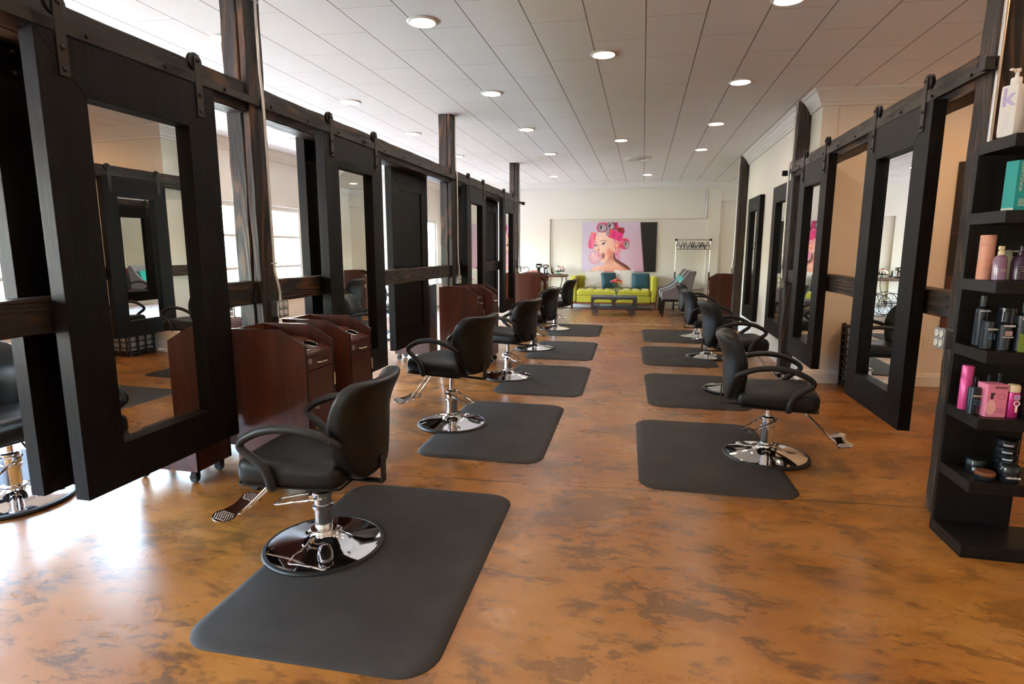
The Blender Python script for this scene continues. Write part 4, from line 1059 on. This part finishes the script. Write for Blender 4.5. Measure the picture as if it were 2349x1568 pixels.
    can([(545, 345), (560, 285), (598, 268), (795, 335), (778, 400), (745, 446), (580, 380)], (.35, -.95), (196, 24, 112), (238, 80, 130), 36)
    if inpoly(px, py, [(572, 375), (600, 268), (622, 275), (590, 385)]): c = (226, 84, 50)
    d = math.hypot((px-572)/32, (py-322)/46)
    if d < 1 and px < 592: c = mixc((215, 212, 222), (128, 122, 140), abs(math.sin(d*8)))
    can([(722, 520), (770, 400), (850, 398), (880, 450), (872, 520), (820, 555), (750, 545)], (.8, .5), (200, 50, 84), (244, 130, 150), 38)
    end(838, 488, 32, 52, (120, 26, 40))
    # bubble
    d = math.hypot((px-400)/93, (py-668)/97)
    if d < 1:
        c = mixc((240, 192, 204), (214, 158, 178), d*d)
        if math.hypot((px-448)/22, (py-642)/16) < 1: c = mixc(c, (222, 130, 150), .8)
        if math.hypot((px-365)/22, (py-625)/34) < 1: c = mixc(c, (250, 220, 226), .6)
    return c
def photo_print(lab):
    NX, NY = 300, 200; w, h = 1.785, 1.19
    pr = thing('photo_print', lab, 'picture', (-1.462, yb(-1.462)-.035, .878), an)
    me = bpy.data.meshes.new('printed_face'); vs = []; fs = []; colr = []
    for j in range(NY+1):
        for i in range(NX+1):
            vs.append((w*i/NX, -.0006, h*(1-j/NY)))
            c = lin(paint(210+1045*i/NX, 178+690*j/NY)); colr += [c[0], c[1], c[2], 1]
    for j in range(NY):
        for i in range(NX):
            a = j*(NX+1)+i; fs.append((a, a+NX+1, a+NX+2, a+1))
    me.from_pydata(vs, [], fs); ca = me.color_attributes.new('print', 'FLOAT_COLOR', 'POINT'); ca.data.foreach_set('color', colr)
    m = mat('glossy_photo_print', (1, 1, 1), .35); t = NT(m); at = t.n('Attribute'); at.attribute_name = 'print'; t.col(at.outputs[0]); me.materials.append(m)
    o = bpy.data.objects.new('printed_face', me); C.objects.link(o); o.parent = pr
    MB().box(0, w, 0, .028, 0, h).build('panel', M_black, pr)
photo_print('large pink photo print of a woman in can curlers blowing a bubble, above the sofa')

# ------------------------------------------------------------------ sofa
M_lime = mat('chartreuse_fabric', (.40, .36, .018), .85, 0, Sheen_Weight=.3); t = NT(M_lime); t.bump(t.noise(t.coord(), 220, 3, .6), .2, .002)
M_walnut = wood_mat('walnut_stain', (.10, .030, .014), (.20, .065, .03), rough=.35)
def sofa():
    s = thing('sofa', 'chartreuse tufted sofa on walnut legs below the photo print', 'sofa', (-1.655, 13.68, 0), an)
    Wd, D = 2.03, .80
    MB().box(.02, Wd-.02, .03, D-.02, .135, .172).build('base_rail', M_walnut, s, bevel=.003)
    for x in (.035, Wd-.035):
        for y in (.05, D-.06):
            MB().lathe([(.014, 0), (.026, .14)], 12, (x, y, 0)).build('leg', M_walnut, s)
    MB().rbox(Wd-.30, D-.2, .17, .02, 6, (Wd/2, D/2-.075, .255)).build('front_rail', M_lime, s)
    # tufted seat
    def tuft(a, b, na, nb):
        return max(0, math.cos(a*PI*na))**6*max(0, math.cos(b*PI*nb))**6
    def fs_(p, q):
        x, y, z = p; d = 0
        if q[2] > 0:
            u_, v_ = (q[0]+1)/2, (q[1]+1)/2
            seam = abs(math.cos(u_*PI*8)); d = -.042*(seam**10)*(.45+.55*abs(math.sin(v_*PI*2))**3)
            d += .018*(1-q[1]**2)
        return (x, y, z+d)
    MB().rbox(Wd-.31, D-.18, .155, .05, 40, (Wd/2, D/2-.085, .405), fs_).build('seat_cushion', M_lime, s)
    for sx, x in ((-1, .075), (1, Wd-.075)):
        def fa(p, q):
            x_, y_, z_ = p; g = 0
            if (q[0] > 0) == (sx < 0):
                g = -.02*max(0, math.cos(q[1]*PI*1.5))**8*abs(math.cos(q[2]*PI))**8
            return (x_+(-g if sx < 0 else g)*-1, y_, z_)
        MB().rbox(.15, D-.04, .62, .05, 16, (x, D/2, .485), fa).build('arm', M_lime, s)
    def fb(p, q):
        x_, y_, z_ = p; g = 0
        if q[1] < 0: g = .03*(abs(math.cos(q[0]*PI*3.5))**14)*(abs(math.cos((q[2]-.15)*PI*1.0))**10)
        return (x_, y_+g, z_)
    back = MB().rbox(Wd-.29, .16, .62, .05, 40, (Wd/2, D-.10, .485), fb).build('back', M_lime, s)
    for k in range(7):
        for z in (.60,):
            MB().lathe([(.001, -.012), (.012, -.008), (.012, 0)], 10, (.145+.0+(Wd-.29)*(k+.5)/7, D-.165, z), ax='y').build('button', M_lime, back)
    return s
sofa()
def pillow(lab, x, y, z, w, h, th, m, lean, yaw_, fur=False, seed=0):
    p = thing('throw_pillow', lab, 'pillow', (x, y, z), 0); p.rotation_euler = (R(-lean), 0, R(yaw_))
    def f(q_, q):
        x_, y_, z_ = q_; e_ = max(abs(q[0]), abs(q[2])); t_ = (1-e_**4)
        pinch = 1-.05*(1-abs(q[0])**2)*(abs(q[2]) > .99)
        return (x_*(1-.045*(1-q[2]**2)), y_*(.12+.88*math.sqrt(max(0, (1-q[0]**4)*(1-q[2]**4)))), z_*(1-.045*(1-q[0]**2)))
    b = MB().rbox(w, th, h, .03, 16, (0, 0, h/2), f)
    if fur:
        rnd = random.Random(seed)
        for i in range(2600):
            q0, q2 = rnd.uniform(-1, 1), rnd.uniform(-1, 1)
            y_ = -th/2*(.12+.88*math.sqrt(max(0, (1-q0**4)*(1-q2**4))))
            a = V3((q0*w/2*.97, y_*.9, h/2+q2*h/2*.97)); L = rnd.uniform(.025, .05)
            dr = V3((q0*.7+rnd.uniform(-.5, .5), -rnd.uniform(.3, 1), q2*.6-.35+rnd.uniform(-.5, .5))).normalized()*L
            sd = dr.cross(V3((rnd.random()-.5, rnd.random()-.5, rnd.random()-.5))).normalized()*.0035
            o = len(b.v); b.v += [a-sd, a+sd, a+dr]; b.face([o, o+1, o+2])
    b.build('cover', m, p)
M_fur = mat('white_long_fur', (.86, .82, .78), .9); M_vel = mat('teal_velvet', (.002, .055, .080), .5, 0, Sheen_Weight=.15); t = NT(M_vel)
t.bump(t.noise(t.coord((1, 1, 1)), 22, 4, .6, 2), .5, .02)
ys_ = lambda x: 13.68+.072*(x+1.655)
pillow('white long-fur pillow on the left side of the sofa', -1.12, ys_(-1.1)+.38, .505, .46, .42, .16, M_fur, 14, 2, True, 1)
pillow('teal velvet pillow between the two white fur pillows', -.745, ys_(-.74)+.20, .505, .38, .38, .13, M_vel, 16, 24)
pillow('white long-fur pillow right of the flower vase', -.42, ys_(-.42)+.40, .505, .47, .43, .16, M_fur, 12, 0, True, 2)
pillow('teal velvet pillow on the right side of the sofa', -.02, ys_(-.04)+.22, .505, .42, .37, .13, M_vel, 14, 6)

# ------------------------------------------------------------------ industrial cart coffee table
M_slate = mat('weathered_blue_grey_wood', (.06, .07, .08), .5); t = NT(M_slate)
t.col(t.ramp(t.noise(t.coord((3, 20, 20)), 1.5, 6, .65), [(.3, (.030, .038, .048)), (.7, (.10, .12, .135))]))
M_cast = mat('cast_iron', (.075, .058, .06), .5, .4)
T0 = thing('cart_coffee_table', 'industrial cart coffee table with cast iron frame and spoked wheels', 'table', (-1.055, 12.50, 0), an)
LW, LD = .98, .62
top = MB().box(0, LW, 0, LD, .375, .405).build('table_top', M_slate, T0, bevel=.002)
text_mesh('stencil', 'SUZANNE & CO', .085, mat('faded_stencil_paint', (.42, .42, .38), .7), top, Matrix.Translation((.46, .40, .4056)), .001) if False else None
rnd = random.Random(4); q = MB()
for r_, (x0_, x1_, yy_) in enumerate(((.10, .40, .40), (.48, .74, .42), (.30, .46, .18), (.50, .86, .18))):
    x_ = x0_
    while x_ < x1_:
        w_ = rnd.uniform(.018, .034); 
        if rnd.random() > .25:
            q.box(x_, x_+w_*.3, yy_-.03, yy_+.03, .4052, .4058); q.box(x_, x_+w_, yy_+rnd.choice((-.03, .0, .02)), yy_+rnd.choice((.03, .03, .03)), .4052, .4058) if rnd.random() > .5 else None
        x_ += w_+.012
q.build('worn_stencil', mat('faded_stencil_paint', (.33, .33, .30), .7), top)
MB().box(.02, LW-.02, .02, LD-.02, .185, .205).build('lower_shelf', M_slate, T0)
MB().box(.03, LW-.03, .03, LD-.03, .365, .375).build('top_lining', M_slate, T0)
for y in (0, LD):
    s_ = -1 if y == 0 else 1
    b = MB(); t0, t1 = (y-.012, y) if y == 0 else (y, y+.012)
    def bar(p0, p1, p2, p3): b.prism([p0, p1, p2, p3], 'y', t0, t1)
    bar((0, .355), (LW, .355), (LW, .392), (0, .392)); bar((0, .135), (LW, .135), (LW, .178), (0, .178))
    for a, c_ in ((0, .055), (LW-.055, LW), (LW/2-.035, LW/2+.035)): bar((a, .178), (c_, .178), (c_, .355), (a, .355))
    for cx, d_ in ((.055, 1), (LW-.055, -1), (LW/2-.035, -1), (LW/2+.035, 1)):
        for z, dz in ((.178, 1), (.355, -1)):
            b.prism([(cx, z), (cx+d_*.055, z), (cx+d_*.02, z+dz*.018), (cx, z+dz*.055)], 'y', t0, t1)
    for x in (.02, .26, LW/2, .72, LW-.02):
        for z in (.155, .374): b.lathe([(.008, 0), (.006, .005), (.001, .006)] if y else [(.001, -.006), (.006, -.005), (.008, 0)], 8, (x, t1 if y else t0, z), ax='y')
    b.build('side_frame', M_cast, T0)
for x in (0, LW-.012): MB().box(x, x+.012, 0, LD, .135, .375).build('end_frame', M_cast, T0) if False else MB().box(x, x+.012, .0, LD, .135, .178).build('end_rail', M_cast, T0)
for i, x in enumerate((.095, LW-.10)):
    for y in ((.03, LD-.05) if i else (.03, LD-.05)):
        r_ = .075; w_ = MB()
        w_.lathe([(r_-.012, -.014), (r_, -.014), (r_, .014), (r_-.012, .014), (r_-.012, -.014)], 32, (x, y, r_), ax='y')
        w_.cyl(.018, -.02, .02, (x, y, r_), 'y', 12)
        for k in range(3):
            A = Matrix.Translation((x, y, r_)) @ Matrix.Rotation(PI/3*k, 4, 'Y'); w_.box(-r_+.008, r_-.008, -.006, .006, -.006, .006, M=A)
        wo = w_.build('wheel', M_cast, T0); MB().box(x-.02, x+.02, y-.028, y-.021, r_-.01, .136).box(x-.02, x+.02, y+.021, y+.028, r_-.01, .136).build('axle_fork', M_cast, wo)
def flatthing(name, lab, cat, loc, rz, w, d, h, m):
    o = MB().box(-w/2, w/2, -d/2, d/2, 0, h).build(name, m, loc=loc, rot=(0, 0, rz), bevel=.001); return tag(o, lab, cat)
flatthing('magazine', 'pale magazine on the left of the coffee table shelf', 'magazine', (-.72, 12.78, .2055), .1, .30, .22, .012, mat('magazine_cover', (.45, .48, .40), .4))
flatthing('magazine', 'dark magazine with white frame on the right of the coffee table shelf', 'magazine', (-.32, 12.80, .2055), -.05, .28, .21, .010, mat('dark_magazine_cover', (.09, .08, .08), .4))
# vase with flowers
M_vase = clear_glass('vase_glass', (.93, .96, .95))
VX, VY, VZ = -.535, 12.86, .4065
vz = thing('flower_vase', 'clear glass vase holding the flower bunch on the coffee table', 'vase', (VX, VY, VZ))
MB().lathe([(.038, 0), (.042, .004), (.034, .05), (.048, .105), (.058, .135), (.050, .155), (.055, .165), (.052, .165), (.046, .155), (.053, .133), (.043, .10), (.029, .05), (.036, .012), (.001, .010)], 28).build('glass_body', M_vase, vz)
M_stem = mat('flower_stem', (.07, .16, .03), .6)
fcol = {'pink': (.75, .07, .15), 'coral': (.85, .19, .07), 'yellow': (.85, .48, .03), 'crimson': (.32, .01, .03)}
M_fl = {k: mat(k+'_petals', v, .6) for k, v in fcol.items()}
fl = [(-.105, .01, .30, 'pink', 'leftmost'), (-.06, -.03, .305, 'crimson', 'low left'), (-.015, .02, .335, 'coral', 'topmost'), (-.03, -.05, .30, 'pink', 'front'), (.05, .0, .33, 'crimson', 'upper right'),
      (.035, -.05, .29, 'yellow', 'front'), (.095, .0, .31, 'coral', 'rightmost'), (.095, -.03, .26, 'yellow', 'lowest right'), (-.055, .05, .33, 'coral', 'back left'), (.03, .06, .33, 'pink', 'back right')]
for i, (x, y, z, c_, w_) in enumerate(fl):
    f_ = thing('flower', '%s %s bloom in the glass vase on the coffee table' % (w_, c_), 'flower', (VX, VY, VZ), 0, 'flowers in the vase')
    MB().tube([(x*.15, y*.15, .016), (x*.3, y*.3, .12), (x*.8, y*.8, z-.05), (x, y, z-.015)], .0025, 6).build('stem', M_stem, f_)
    b = MB(); rnd = random.Random(i)
    for ring, (n, rr, tilt) in enumerate(((5, .010, 75), (7, .020, 55), (8, .028, 25))):
        for k in range(n):
            a = 2*PI*k/n+ring
            A = Matrix.Translation((x, y, z)) @ Matrix.Rotation(a, 4, 'Z') @ Matrix.Translation((rr*.5, 0, .004*(2-ring))) @ Matrix.Rotation(R(-tilt), 4, 'Y')
            b.rbox(.036, .030, .006, .003, 3, (.012, 0, 0), M=A)
    b.build('bloom', M_fl[c_], f_)
    b = MB()
    for k in range(4):
        a = rnd.uniform(0, 6.28); p = V3((x*.6, y*.6, z*.6+.02*k)); d_ = V3((math.cos(a), math.sin(a), .3))*.05; s_ = V3((-math.sin(a), math.cos(a), 0))*.014
        o = len(b.v); b.v += [p, p+d_*.5+s_, p+d_, p+d_*.5-s_]; b.face([o, o+1, o+2, o+3])
    b.build('leaves', M_stem, f_)

# ------------------------------------------------------------------ grey lounge chairs
M_gfab = mat('grey_velvet', (.19, .165, .175), .8, 0, Sheen_Weight=.4); M_dleg = mat('espresso_wood', (.012, .008, .007), .35)
def lounge(lab, loc, rz):
    """front along local -x"""
    c_ = thing('lounge_chair', lab, 'chair', loc, rz, 'grey lounge chairs')
    for x, y, tx in ((-.27, -.27, -.02), (-.27, .27, -.02), (.25, -.25, .06), (.25, .25, .06)):
        b = MB(); b.prism([(-.024, -.024), (.024, -.024), (.024, .024), (-.024, .024)], 'z', 0, .001)
        o = len(b.v)-8; k0, k1 = .016, .028
        b.v[o:o+8] = [V3((x+tx+s*k0, y+q*k0, 0)) for s, q in ((-1, -1), (1, -1), (1, 1), (-1, 1))]+[V3((x+s*k1, y+q*k1, .33)) for s, q in ((-1, -1), (1, -1), (1, 1), (-1, 1))]
        b.build('leg', M_dleg, c_)
    MB().box(-.30, .29, -.28, .28, .325, .37).build('seat_frame', M_dleg, c_, bevel=.004)
    MB().rbox(.55, .50, .14, .045, 10, (-.03, 0, .445)).build('seat', M_gfab, c_)
    prof = [(-.315, .37), (-.325, .44), (-.335, .53), (-.31, .555), (-.20, .585), (-.08, .64), (.03, .73), (.12, .84), (.20, .955), (.25, .985), (.30, .975), (.345, .93), (.33, .80), (.29, .60), (.27, .37)]
    for s_ in (-1, 1):
        MB().prism(prof, 'y', s_*.30-.028, s_*.30+.028).build('side_wing', M_gfab, c_, bevel=.018, bseg=3)
    def f(p, q):
        x, y, z = p; return (x+.17*(q[2]+1)/2-.035, y, z+.0)
    MB().rbox(.10, .56, .60, .04, 10, (.20, 0, .68), f).build('backrest', M_gfab, c_)
    return c_
lounge('grey velvet lounge chair nearer the camera, right of the sofa', (.735, 12.92, 0), R(2))
lounge('grey velvet lounge chair tucked behind the nearer one, right of the sofa', (.71, 13.66, 0), R(2))
M_aqua = mat('aqua_fabric', (.02, .30, .24), .8)
for k, (x, y, lab) in enumerate(((.72, 12.92, 'aqua pillow leaning on the nearer grey lounge chair'), (.70, 13.62, 'aqua pillow leaning on the farther grey lounge chair'))):
    p = thing('throw_pillow', lab, 'pillow', (x+.03, y, .52), 0); p.rotation_euler = (0, R(22), 0)
    MB().rbox(.10, .40, .34, .045, 8, (0, 0, .17)).build('cover', M_aqua, p)

# ------------------------------------------------------------------ clothes rack with hangers
rk = thing('clothes_rack', 'chrome and black rolling clothes rack against the back wall', 'rack', (.752, 14.30, 0), .0)
RW = .795
for x in (.01, RW-.01):
    MB().cyl(.012, .72, 1.63, (x, 0, 0)).build('upper_post', M_chrome, rk)
    MB().cyl(.016, .10, .90, (x, 0, 0)).build('lower_post', M_black, rk)
    MB().tube([(x, -.19, .085), (x, .19, .085)], .013, 10, smooth=1).build('foot_bar', M_black, rk)
    MB().box(x-.028, x+.028, -.02, .02, 1.615, 1.668).build('corner_joint', M_black, rk, bevel=.005)
    for y in (-.18, .18):
        c_ = MB(); c_.lathe([(.001, -.010), (.026, -.010), (.026, .010), (.001, .010)], 16, (x, y, .0265), ax='x'); c_.cyl(.008, .03, .085, (x, y, 0)); c_.build('caster', M_black, rk)
MB().tube([(.0, 0, 1.645), (RW, 0, 1.645)], .0115, 12, smooth=1).build('hanging_rail', M_chrome, rk)
MB().tube([(.0, -.0, .105), (RW, 0, .105)], .010, 10, smooth=1).build('bottom_bar', M_black, rk)
for i, (x, a) in enumerate(((.791, 38), (.892, -35), (.953, -28), (1.054, -42), (1.105, -20), (1.14, -48), (1.247, 38), (1.300, 30), (1.325, 50), (1.433, 28))):
    x = x*1.028; a = 30+(18 if a > 0 else -22)+(a % 7)
    h_ = thing('clothes_hanger', 'black clothes hanger, %s from the left on the rack' % ['first', 'second', 'third', 'fourth', 'fifth', 'sixth', 'seventh', 'eighth', 'ninth', 'tenth'][i], 'hanger', (x, 14.30, 1.645), R(a+60), 'hangers on the clothes rack')
    MB().tube([(-.004, 0, .0148), (.006, 0, .0148), (.014, 0, .006), (.014, 0, -.006), (.004, 0, -.022), (0, 0, -.035), (0, 0, -.055)] if 0 else [(-.0148, 0, .0), (-.010, 0, .011), (0, 0, .0148), (.010, 0, .011), (.0148, 0, 0), (.010, 0, -.013), (.0, 0, -.03), (0, 0, -.055)], .002, 6).build('hook', M_steel, h_)
    b = MB(); b.tube([(0, 0, -.055), (-.05, 0, -.09), (-.085, 0, -.15), (-.095, 0, -.175)], .006, 8, smooth=3); b.tube([(0, 0, -.055), (.05, 0, -.09), (.085, 0, -.15), (.095, 0, -.175)], .006, 8, smooth=3)
    b.tube([(-.20, 0, -.205), (-.095, 0, -.175), (-.05, 0, -.13), (.05, 0, -.13), (.095, 0, -.175), (.20, 0, -.205)], .0045, 8, smooth=2) if False else b.tube([(-.155, 0, -.215), (-.13, 0, -.165), (-.05, 0, -.09)], .0055, 8, smooth=3)
    b.tube([(.155, 0, -.215), (.13, 0, -.165), (.05, 0, -.09)], .0055, 8, smooth=3); b.tube([(-.155, 0, -.218), (.155, 0, -.218)], .006, 8, smooth=1)
    b.tube([(-.075, 0, -.125), (0, 0, -.14), (.075, 0, -.125)], .004, 6, smooth=3)
    b.build('hanger_body', M_black, h_)

# ------------------------------------------------------------------ cart console with refreshments
M_board = wood_mat('brown_board', (.075, .030, .014), (.14, .06, .03), rough=.45, along='x')
KX, KY = -2.96, 13.62
kc = thing('wheeled_console', 'wooden console on black iron spoked wheels, left of the sofa', 'table', (KX, KY, 0), an)
MB().box(0, 1.235, 0, .42, .775, .822).build('console_top', M_board, kc, bevel=.003)
for y in (.03, .39):
    b = MB(); b.tube([(.03, y, .772), (1.20, y, .772)], .007, 8, smooth=1)
    b.tube([(1.20, y, .772), (1.19, y, .55), (1.10, y, .42)], .007, 8, smooth=3); b.tube([(1.10, y, .772), (1.085, y, .6), (.98, y, .30)], .007, 8, smooth=3)
    b.tube([(.05, y, .772), (.05, y, .30), (.25, y, .30), (.98, y, .30)], .007, 8, smooth=1)
    b.build('iron_side', M_iron, kc)
def spoked(x, y, z, r_):
    w_ = MB(); w_.tube([(x+r_*math.cos(2*PI*k/36), y, z+r_*math.sin(2*PI*k/36)) for k in range(36)], .008, 8, smooth=1, closed=True)
    w_.tube([(x+r_*.22*math.cos(2*PI*k/16), y, z+r_*.22*math.sin(2*PI*k/16)) for k in range(16)], .005, 6, smooth=1, closed=True)
    w_.cyl(.018, -.03, .03, (x, y, z), 'y', 12)
    for k in range(12):
        a = 2*PI*k/12; w_.tube([(x+.015*math.cos(a), y, z+.015*math.sin(a)), (x+r_*math.cos(a), y, z+r_*math.sin(a))], .0035, 6, smooth=1)
    return w_
spoked(.86, -.03, .255, .255).build('spoked_wheel', M_iron, kc); spoked(.86, .45, .255, .255).build('spoked_wheel', M_iron, kc)
spoked(.62, -.045, .27, .262).build('spoked_wheel', M_iron, kc) if False else spoked(1.07, .05, .235, .235).build('spoked_wheel', M_iron, kc)
MB().tube([(.05, .03, .30), (.05, .03, .01)], .010, 8, smooth=1).tube([(.05, .39, .30), (.05, .39, .01)], .010, 8, smooth=1).build('iron_leg', M_iron, kc)
ZC = .8225
def onk(x, y): return (x, KY+y+.072*(x-KX), ZC)
M_blkp = mat('glossy_black_plastic', (.012, .012, .014), .2)
for k, (x, lab, w_, h_) in enumerate(((-2.44, 'black coffee maker with a hinged lid on the console', .15, .24), (-2.275, 'black and silver pod coffee machine next to the coffee maker', .14, .235))):
    o = thing('coffee_machine', lab, 'coffee machine', onk(x, .22), an)
    b = MB(); b.rbox(w_*.9, .22, .035, .012, 6, (0, 0, .0175)); b.rbox(w_*.55, .12, h_-.03, .02, 6, (-w_*.12, .05, h_/2)); b.build('body', M_blkp, o)
    MB().rbox(w_, .20, .085, .03, 8, (0, -.005, h_-.045)).build('brew_head', M_blkp, o)
    MB().rbox(w_*.62, .012, .05, .005, 4, (.01, -.108, h_-.05)).build('silver_panel', M_steel, o)
    if k: MB().cyl(.032, .036, .125, (.02, -.03, 0), bev=.003).build('cup', M_steel, o)
    else: MB().box(-w_*.5, w_*.5, -.10, .09, h_+.0, h_+.012).build('lid', M_blkp, o, bevel=.004)
M_ppk = mat('rosy_carton', (.42, .10, .07), .5); M_ppw = mat('pale_carton_panel', (.7, .6, .58), .5)
for k, (x, lab) in enumerate(((-2.66, 'small reddish carton at the left, on the console'), (-2.57, 'small reddish carton, second from the left on the console'), (-2.53, 'small reddish carton in front of the coffee maker'))):
    o = thing('small_carton', lab, 'box', onk(x, .05 if k == 2 else .07+.02*k) if k < 2 else onk(-2.475, .03), an, 'small cartons on the console')
    MB().box(-.038, .038, -.03, .03, 0, .095 if k else .085).build('carton', M_ppk, o, bevel=.001); MB().box(-.02, .02, -.0312, -.0302, .02, .06).build('label_patch', M_ppw, o)
o = thing('glass_jar', 'round glass jar of brown treats with a spout-like lid on the console', 'jar', onk(-2.13, .20))
MB().lathe([(.060, 0), (.070, .01), (.068, .10), (.045, .145), (.050, .16), (.047, .16), (.042, .145), (.064, .10), (.066, .012), (.001, .008)], 28).build('glass_body', M_vase, o)
b = MB(); rnd = random.Random(3)
for k in range(42): b.rbox(.02, .018, .014, .006, 2, (rnd.uniform(-.042, .042), rnd.uniform(-.042, .042), .018+.03*rnd.random()))
b.build('sweets', mat('brown_sweets', (.16, .07, .04), .5), o)['kind'] = 'stuff'
MB().lathe([(.012, .05), (.022, .09), (.012, .13), (.018, .15), (.001, .17)], 16).build('amber_stopper', mat('amber_glass', (.75, .38, .06), .15), o)
o = thing('cake_stand', 'dark round cake stand on a clear glass foot on the console', 'cake stand', onk(-1.93, .20))
MB().lathe([(.055, 0), (.05, .006), (.02, .02), (.018, .06), (.03, .068)], 24).build('stem', M_vase, o)
MB().lathe([(.03, .068), (.115, .070), (.128, .080), (.125, .083), (.11, .076), (.001, .076)], 36).build('plate', M_blkp, o)
cz = .8225+.0835
o = thing('bundt_cake', 'round cake with white icing drips and pink and orange flowers, on the cake stand', 'cake', (onk(-1.93, .2)[0], onk(-1.93, .2)[1], ZC+.0775))
MB().lathe([(.095, 0), (.104, .02), (.095, .055), (.06, .075), (.025, .07), (.02, .02)], 32).build('cake_body', mat('dark_sponge', (.05, .022, .014), .8), o)
b = MB(); M_ice = mat('white_icing', (.85, .80, .70), .5)
for k in range(12):
    a = 2*PI*k/12; b.tube([(.04*math.cos(a), .04*math.sin(a), .078), (.075*math.cos(a), .075*math.sin(a), .075), (.102*math.cos(a), .102*math.sin(a), .05), (.110*math.cos(a), .110*math.sin(a), .018)], .017, 8, smooth=3)
b.build('icing', M_ice, o)
for k, (x, c_) in enumerate(((-.03, 'pink'), (.01, 'pink'), (.045, 'coral'))): MB().rbox(.032, .03, .026, .012, 4, (x, -.02, .098)).build('icing_flower', M_fl[c_], o)
for k, (x, y, lab) in enumerate(((-1.985, .32, 'green glass tumbler behind the cake on the console'), (-1.90, .34, 'clear glass tumbler behind the cake on the console'))):
    o = MB().lathe([(.022, 0), (.024, .003), (.028, .20), (.026, .20), (.022, .008), (.001, .008)], 20).build('tumbler', clear_glass('green_tumbler' if k == 0 else 'clear_tumbler', (.25, .7, .5) if k == 0 else (.9, .9, .9)), loc=onk(x, y)); tag(o, lab, 'glass')
o = thing('iron_scroll_rack', 'black iron scroll-topped rack at the left end of the console', 'rack', onk(-2.80, .2), an)
b = MB()
for x, s_ in ((-.08, 1), (.08, -1)):
    for y in (-.05, .05):
        b.tube([(x*1.6, y, 0), (x*1.6, y, .10), (x*1.0, y, .165), (x*.2, y, .175), (0, y, .13)], .0045, 8, smooth=4)
b.tube([(-.13, -.05, .12), (0, -.05, .125)], .0045, 8, smooth=1); b.box(-.13, .13, -.055, .055, 0, .006)
b.build('scrolls', M_iron, o)
# ------------------------------------------------------------------ red glazed cabinet in the far right recess (seen in a mirror)
M_red = mat('red_painted_wood', (.20, .012, .012), .45)
rc = thing('display_cabinet', 'small dark red cabinet with glazed doors, visible only in the second left mirror', 'cabinet', (2.36, yb(2.4)-.50, 0), an)
MB().box(0, .95, 0, .40, .16, .17).box(0, .95, .39, .40, .16, .80).box(0, .02, 0, .40, .16, .80).box(.93, .95, 0, .40, .16, .80).box(0, .95, 0, .4, .78, .80).build('case', M_red, rc)
MB().box(-.025, .975, -.025, .42, .80, .83).build('cornice', M_red, rc, bevel=.006)
for x in (.03, .92):
    for y in (.03, .37): MB().lathe([(.015, 0), (.028, .16)], 10, (x, y, 0)).build('leg', M_red, rc)
for k in range(2):
    x0 = .02+k*.456; b = MB()
    for a in (x0, x0+.205, x0+.41): b.box(a, a+.044 if a != x0+.205 else a+.04, -.018, -.001, .18, .775)
    for z in (.18, .46, .735): b.box(x0+.044, x0+.41, -.0175, -.002, z, z+.04)
    dd = b.build('glazed_door', M_red, rc); MB().box(x0+.04, x0+.41, -.010, -.007, .215, .74).build('door_pane', M_glass, dd)
    MB().cyl(.010, -.035, -.018, (x0+(.43 if k == 0 else .02), 0, .50), 'y', 12).build('knob', M_nickel, dd)
# small sensor on the back wall, left
o = thing('wall_sensor', 'small white sensor high on the back wall, seen left of the middle post', 'sensor', (-4.45, yb(-4.45)-.056, 2.62), an)
MB().rbox(.07, .05, .11, .02, 6, (0, -.026, 0)).build('housing', M_plast, o)
